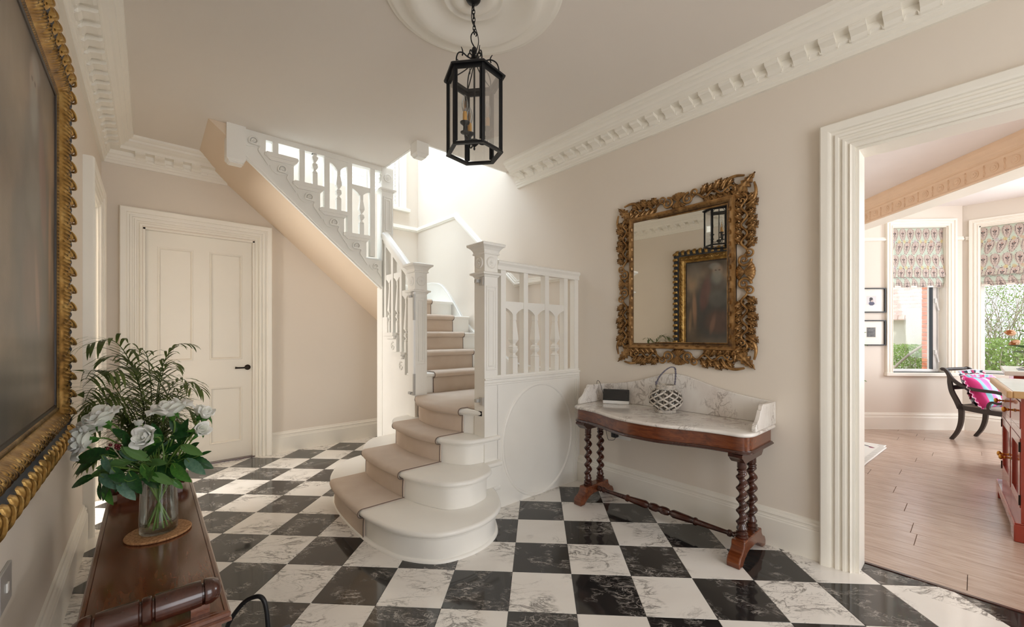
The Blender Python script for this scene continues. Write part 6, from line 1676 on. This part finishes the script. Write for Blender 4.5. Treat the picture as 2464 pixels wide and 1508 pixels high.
hob('rear_rail', G().box(.03, .055, .0, CW, .365, .415), smooth=0)
hob('seat_pad', G().rings([[(a, b_, z) for a, b_ in ((.05+d, .016+d), (.46-d, .016+d), (.46-d, CW-.016-d), (.05+d, CW-.016-d))] for d, z in ((0, .375), (-.004, .392), (0, .405), (.02, .415), (.06, .42))]), plain('seat_fabric', (150, 140, 128), .9), smooth=60)
def cushion(nm, label, c, ex, ey, ez, w_, h, t, colf, ruffle=True):
    c, ex, ey, ez = Vector(c), Vector(ex).normalized(), Vector(ey).normalized(), Vector(ez).normalized()
    th = thing(nm, label, 'cushion', tuple(CHM @ c))
    n = 46; A_, B_ = np.meshgrid(np.linspace(-1, 1, n), np.linspace(-1, 1, n), indexing='ij')
    for sg, part in ((1, 'front_cover'), (-1, 'back_cover')):
        P = []
        for i in range(n):
            for j in range(n):
                a, b_ = A_[i, j], B_[i, j]; k_ = max(0, (1-a**4)*(1-b_**4))**.5
                wr = .006*math.sin(a*9+b_*4)*k_
                pnt = c+ex*a*w_/2*(1-.05*(1-abs(b_)))+ey*b_*h/2*(1-.05*(1-abs(a)))+ez*sg*(t/2*k_+wr)
                P.append(tuple(CHM @ pnt))
        colmesh(part, P, n, n, colf(A_, B_), M['vc'], parent=th, smooth=70)
    if ruffle:
        loop = [(-1+2*k/40, -1) for k in range(40)]+[(1, -1+2*k/40) for k in range(40)]+[(1-2*k/40, 1) for k in range(40)]+[(-1, 1-2*k/40) for k in range(40)]
        P = []; cc = []
        for k in range(161):
            a, b_ = loop[k % 160]; o_ = Vector((a, b_, 0)).normalized(); 
            for j in range(4):
                pnt = c+ex*(a*w_/2+o_.x*.014*j)+ey*(b_*h/2+o_.y*.014*j)+ez*(.012*math.sin(k*1.25)*j/3)
                P.append(tuple(CHM @ pnt)); cc.append(((.93, .92, .93) if j == 3 else colf(np.array([[a]]), np.array([[b_]]))[0, 0]*.9))
        colmesh('ruffle', P, 161, 4, np.array(cc), M['vc'], parent=th, smooth=60)
    return th
def stripes(A_, B_):
    cols = np.array([(206, 60, 130), (128, 186, 196), (222, 120, 176), (172, 196, 214), (206, 60, 130), (128, 186, 196), (224, 150, 196)])/255
    k = np.clip(((A_+1)/2*7).astype(int), 0, 6); return cols[k]
def darkpat(A_, B_):
    c = np.zeros(A_.shape+(3,)); c[:] = (.10, .16, .20); m_ = np.sin(A_*9+B_*3)*np.sin(B_*8) > .1; c[m_] = (.72, .78, .82); m_ = np.sin(A_*7-B_*6) > .75; c[m_] = (.70, .12, .36); return c
cushion('ruffled_cushion', 'dark patterned cushion with magenta edge at the back of the armchair', (.085, .30, .60), (0, 1, 0), (-.34, 0, .94), (.94, 0, .34), .42, .38, .12, darkpat)
cushion('ruffled_cushion', 'pink and turquoise striped ruffled cushion leaning in the armchair', (.20, .20, .575), (.18, 1, 0), (-.42, .0, .90), (.90, -.15, .42), .38, .36, .15, stripes)

# ------------------------------------------------------------------ outside the bay
tag(ob('garden_ground', G().box(8.3, 26, -9, 10, -.5, -.45), M['lawn'], smooth=0), 'grass of the front garden outside the bay', 'garden', kind='structure')
nh = thing('neighbouring_house', 'brick house with a clay tiled roof beyond the bay window', 'house', (13.5, 1.0, -.45))
ob('brick_wall', G().box(14.4, 18, .45, 6, -.45, 1.75), M['render'], parent=nh, smooth=0)
ob('pale_reflection_box', G().box(13.4, 14.4, .72, 1.12, -.45, 1.85), M['render'], parent=nh, smooth=0)  # pale box standing in for a white reflection in the pane
# brick pier close to the window
pr_ = thing('brick_pier', 'orange brick gate pier just outside the angled window', 'pier', (10.4, .545, -.45))
bk_ = {}
for c_i in range(46):
    z = -.45+c_i*.075
    for k in range(2):
        off = .11*(c_i % 2)
        key = 'b'
        if key not in bk_: bk_[key] = mesh('brick', G().rings([[(a, b_, z_) for a, b_ in ((-.108+d, -.055+d), (.108-d, -.055+d), (.108-d, .055-d), (-.108+d, .055-d))] for d, z_ in ((.004, 0), (0, .004), (0, .061), (.004, .065))]), M['brick'], 0)
        o = bpy.data.objects.new('brick', bk_[key]); COL.objects.link(o); o.parent = pr_
        o.location = ((0, .115*k-.06, .075*c_i) if c_i % 2 == 0 else (.115*k-.06, 0, .075*c_i)); o.rotation_euler = (0, 0, 0 if c_i % 2 == 0 else PI/2)
ob('mortar_core', G().box(10.4-.10, 10.4+.10, .545-.10, .545+.10, -.45, 3.0), plain('mortar', (200, 192, 180), .9), parent=pr_, smooth=0)
# clay tiled roof: rows of overlapping tiles, far away, joined
g = G()
nrow, ncol = 24, 44
for r_ in range(nrow):
    x = 14.2+r_*.10; z = 1.60+r_*.10
    for c_i in range(ncol):
        y = .30+c_i*.13+(.065 if r_ % 2 else 0)
        g.add([(x-.02, y, z-.005), (x-.02, y+.122, z-.005), (x+.12, y+.122, z+.13), (x+.12, y, z+.13), (x-.02, y, z+.02), (x-.02, y+.122, z+.02), (x+.12, y+.122, z+.15), (x+.12, y, z+.15)], [(0, 1, 5, 4), (4, 5, 6, 7), (0, 4, 7, 3), (1, 2, 6, 5)])
ob('roof_tiles', g, M['rooftile'], parent=nh, smooth=0, kind='stuff', fix=False)
def shrub(x, y, rx, ry, h, n, label, lm='hedge', z0=-.45, tw=60, leaf=.05):
    s_ = thing('hedge', label, 'shrub', (x, y, z0)); rr = random.Random(int(x*100+y*10)); g = G()
    for k in range(n):
        a = rr.uniform(0, 2*PI); q = rr.random()**.5; zz = rr.random()
        k_ = math.sqrt(max(.05, 1-(zz*2-1)**2*.55)); p = Vector((x+rx*q*k_*math.cos(a), y+ry*q*k_*math.sin(a), z0+.1+h*zz))
        d = Vector((rr.uniform(-1, 1), rr.uniform(-1, 1), rr.uniform(-.6, 1))).normalized(); e = d.orthogonal().normalized()*leaf*.35; d = d*leaf*rr.uniform(.6, 1.3)
        g.add([p, p+d*.5+e, p+d, p+d*.5-e], [(0, 1, 2, 3)])
    ob('foliage', g, M[lm], parent=s_, smooth=0, kind='stuff', fix=False)
    g = G()
    for k in range(tw):
        a = rr.uniform(0, 2*PI); p = Vector((x+rx*.3*math.cos(a), y+ry*.3*math.sin(a), z0+.2)); pts = [p]; d = Vector((math.cos(a)*.3+rr.uniform(-.5, .5), math.sin(a)*.3+rr.uniform(-.6, .6), 1)).normalized()
        for j in range(7): d = (d+Vector((rr.uniform(-.35, .35), rr.uniform(-.35, .35), rr.uniform(-.25, .2)))).normalized(); p = p+d*h/7; p = Vector((min(max(p.x, x-rx*1.25), x+rx*1.25), min(max(p.y, y-ry*1.25), y+ry*1.25), p.z)); pts.append(p)
        g.tube(pts, [.016-.002*j for j in range(8)], 4, False)
    ob('branches', g, M['twig'], parent=s_, smooth=60, kind='stuff', fix=False)
shrub(12.5, 1.0, .55, .45, 1.35, 4200, 'green shrub in front of the neighbouring house', tw=26)
shrub(10.9, -.35, .7, .7, 1.5, 6000, 'tall pale hedge of bare twigs and leaves outside the wide window', tw=90)
shrub(13.2, -2.0, 1.1, 1.1, 3.1, 8000, 'big twiggy tree hedge at the back of the garden', tw=150, leaf=.045)
shrub(12.3, -.2, .8, .7, 2.9, 4600, 'bare twiggy bush rising behind the pale hedge', tw=130, leaf=.04)
ob_l = thing('fallen_branch', 'long pale leaning branch across the shrub outside', 'branch', (10.9, 1.0, .3))
ob('wood', G().tube(crom([(10.6, 1.35, .15), (10.9, 1.05, .62), (11.2, .78, .95), (11.6, .45, 1.25)], 6), .022, 7), M['twig'], parent=ob_l, smooth=60)

# stairwell window with white louvred shutters
SW = frame((0, WY, 0), (1, 0, 0), (0, 1, 0), (0, 0, 1))
ws = thing('window_3', 'tall white stairwell window with louvred shutters', 'window', (2.05, WY, 2.91), kind='structure')
ob('casing', G().mould([(1.62, WY, 2.91), (1.62, WY, 4.7), (2.48, WY, 4.7), (2.48, WY, 2.91)], [(0, 0), (0, .016), (.012, .024), (.03, .018), (.05, .026), (.085, .032), (.09, 0)], (0, -1, 0), flip=1), M['trim'], parent=ws, smooth=25)
ob('sill', G().box(1.50, 2.62, WY-.05, WY+.1, 2.865, 2.91), M['trim'], parent=ws, bevel=.006)
ob('window_frame', G().box(1.62, 1.66, WY+.05, WY+.1, 2.91, 4.7).box(2.44, 2.48, WY+.05, WY+.1, 2.91, 4.7).box(2.03, 2.07, WY+.05, WY+.1, 2.91, 4.7).box(1.66, 2.44, WY+.05, WY+.1, 2.91, 2.95), M['trim'], parent=ws, smooth=0)
ob('pane', G().box(1.66, 2.44, WY+.072, WY+.078, 2.95, 4.68), M['pane'], parent=ws, smooth=0)
for x0, x1 in ((1.625, 2.045), (2.05, 2.475)):
    sh = ob('shutter', G().box(x0, x0+.035, WY+.005, WY+.035, 2.915, 4.65).box(x1-.035, x1, WY+.005, WY+.035, 2.915, 4.65).box(x0+.035, x1-.035, WY+.005, WY+.035, 2.915, 2.96).box(x0+.035, x1-.035, WY+.005, WY+.035, 4.60, 4.65), M['trim'], parent=ws, smooth=0)
    z = 2.985; k = 0
    lou = None
    while z < 4.58:
        ob('louvre', G().obox(((x0+x1)/2, WY+.02, z), ((x1-x0)/2-.036, 0, 0), (0, .018, .014), (0, -.0022, .003)), M['trim'], parent=sh, smooth=0); z += .047
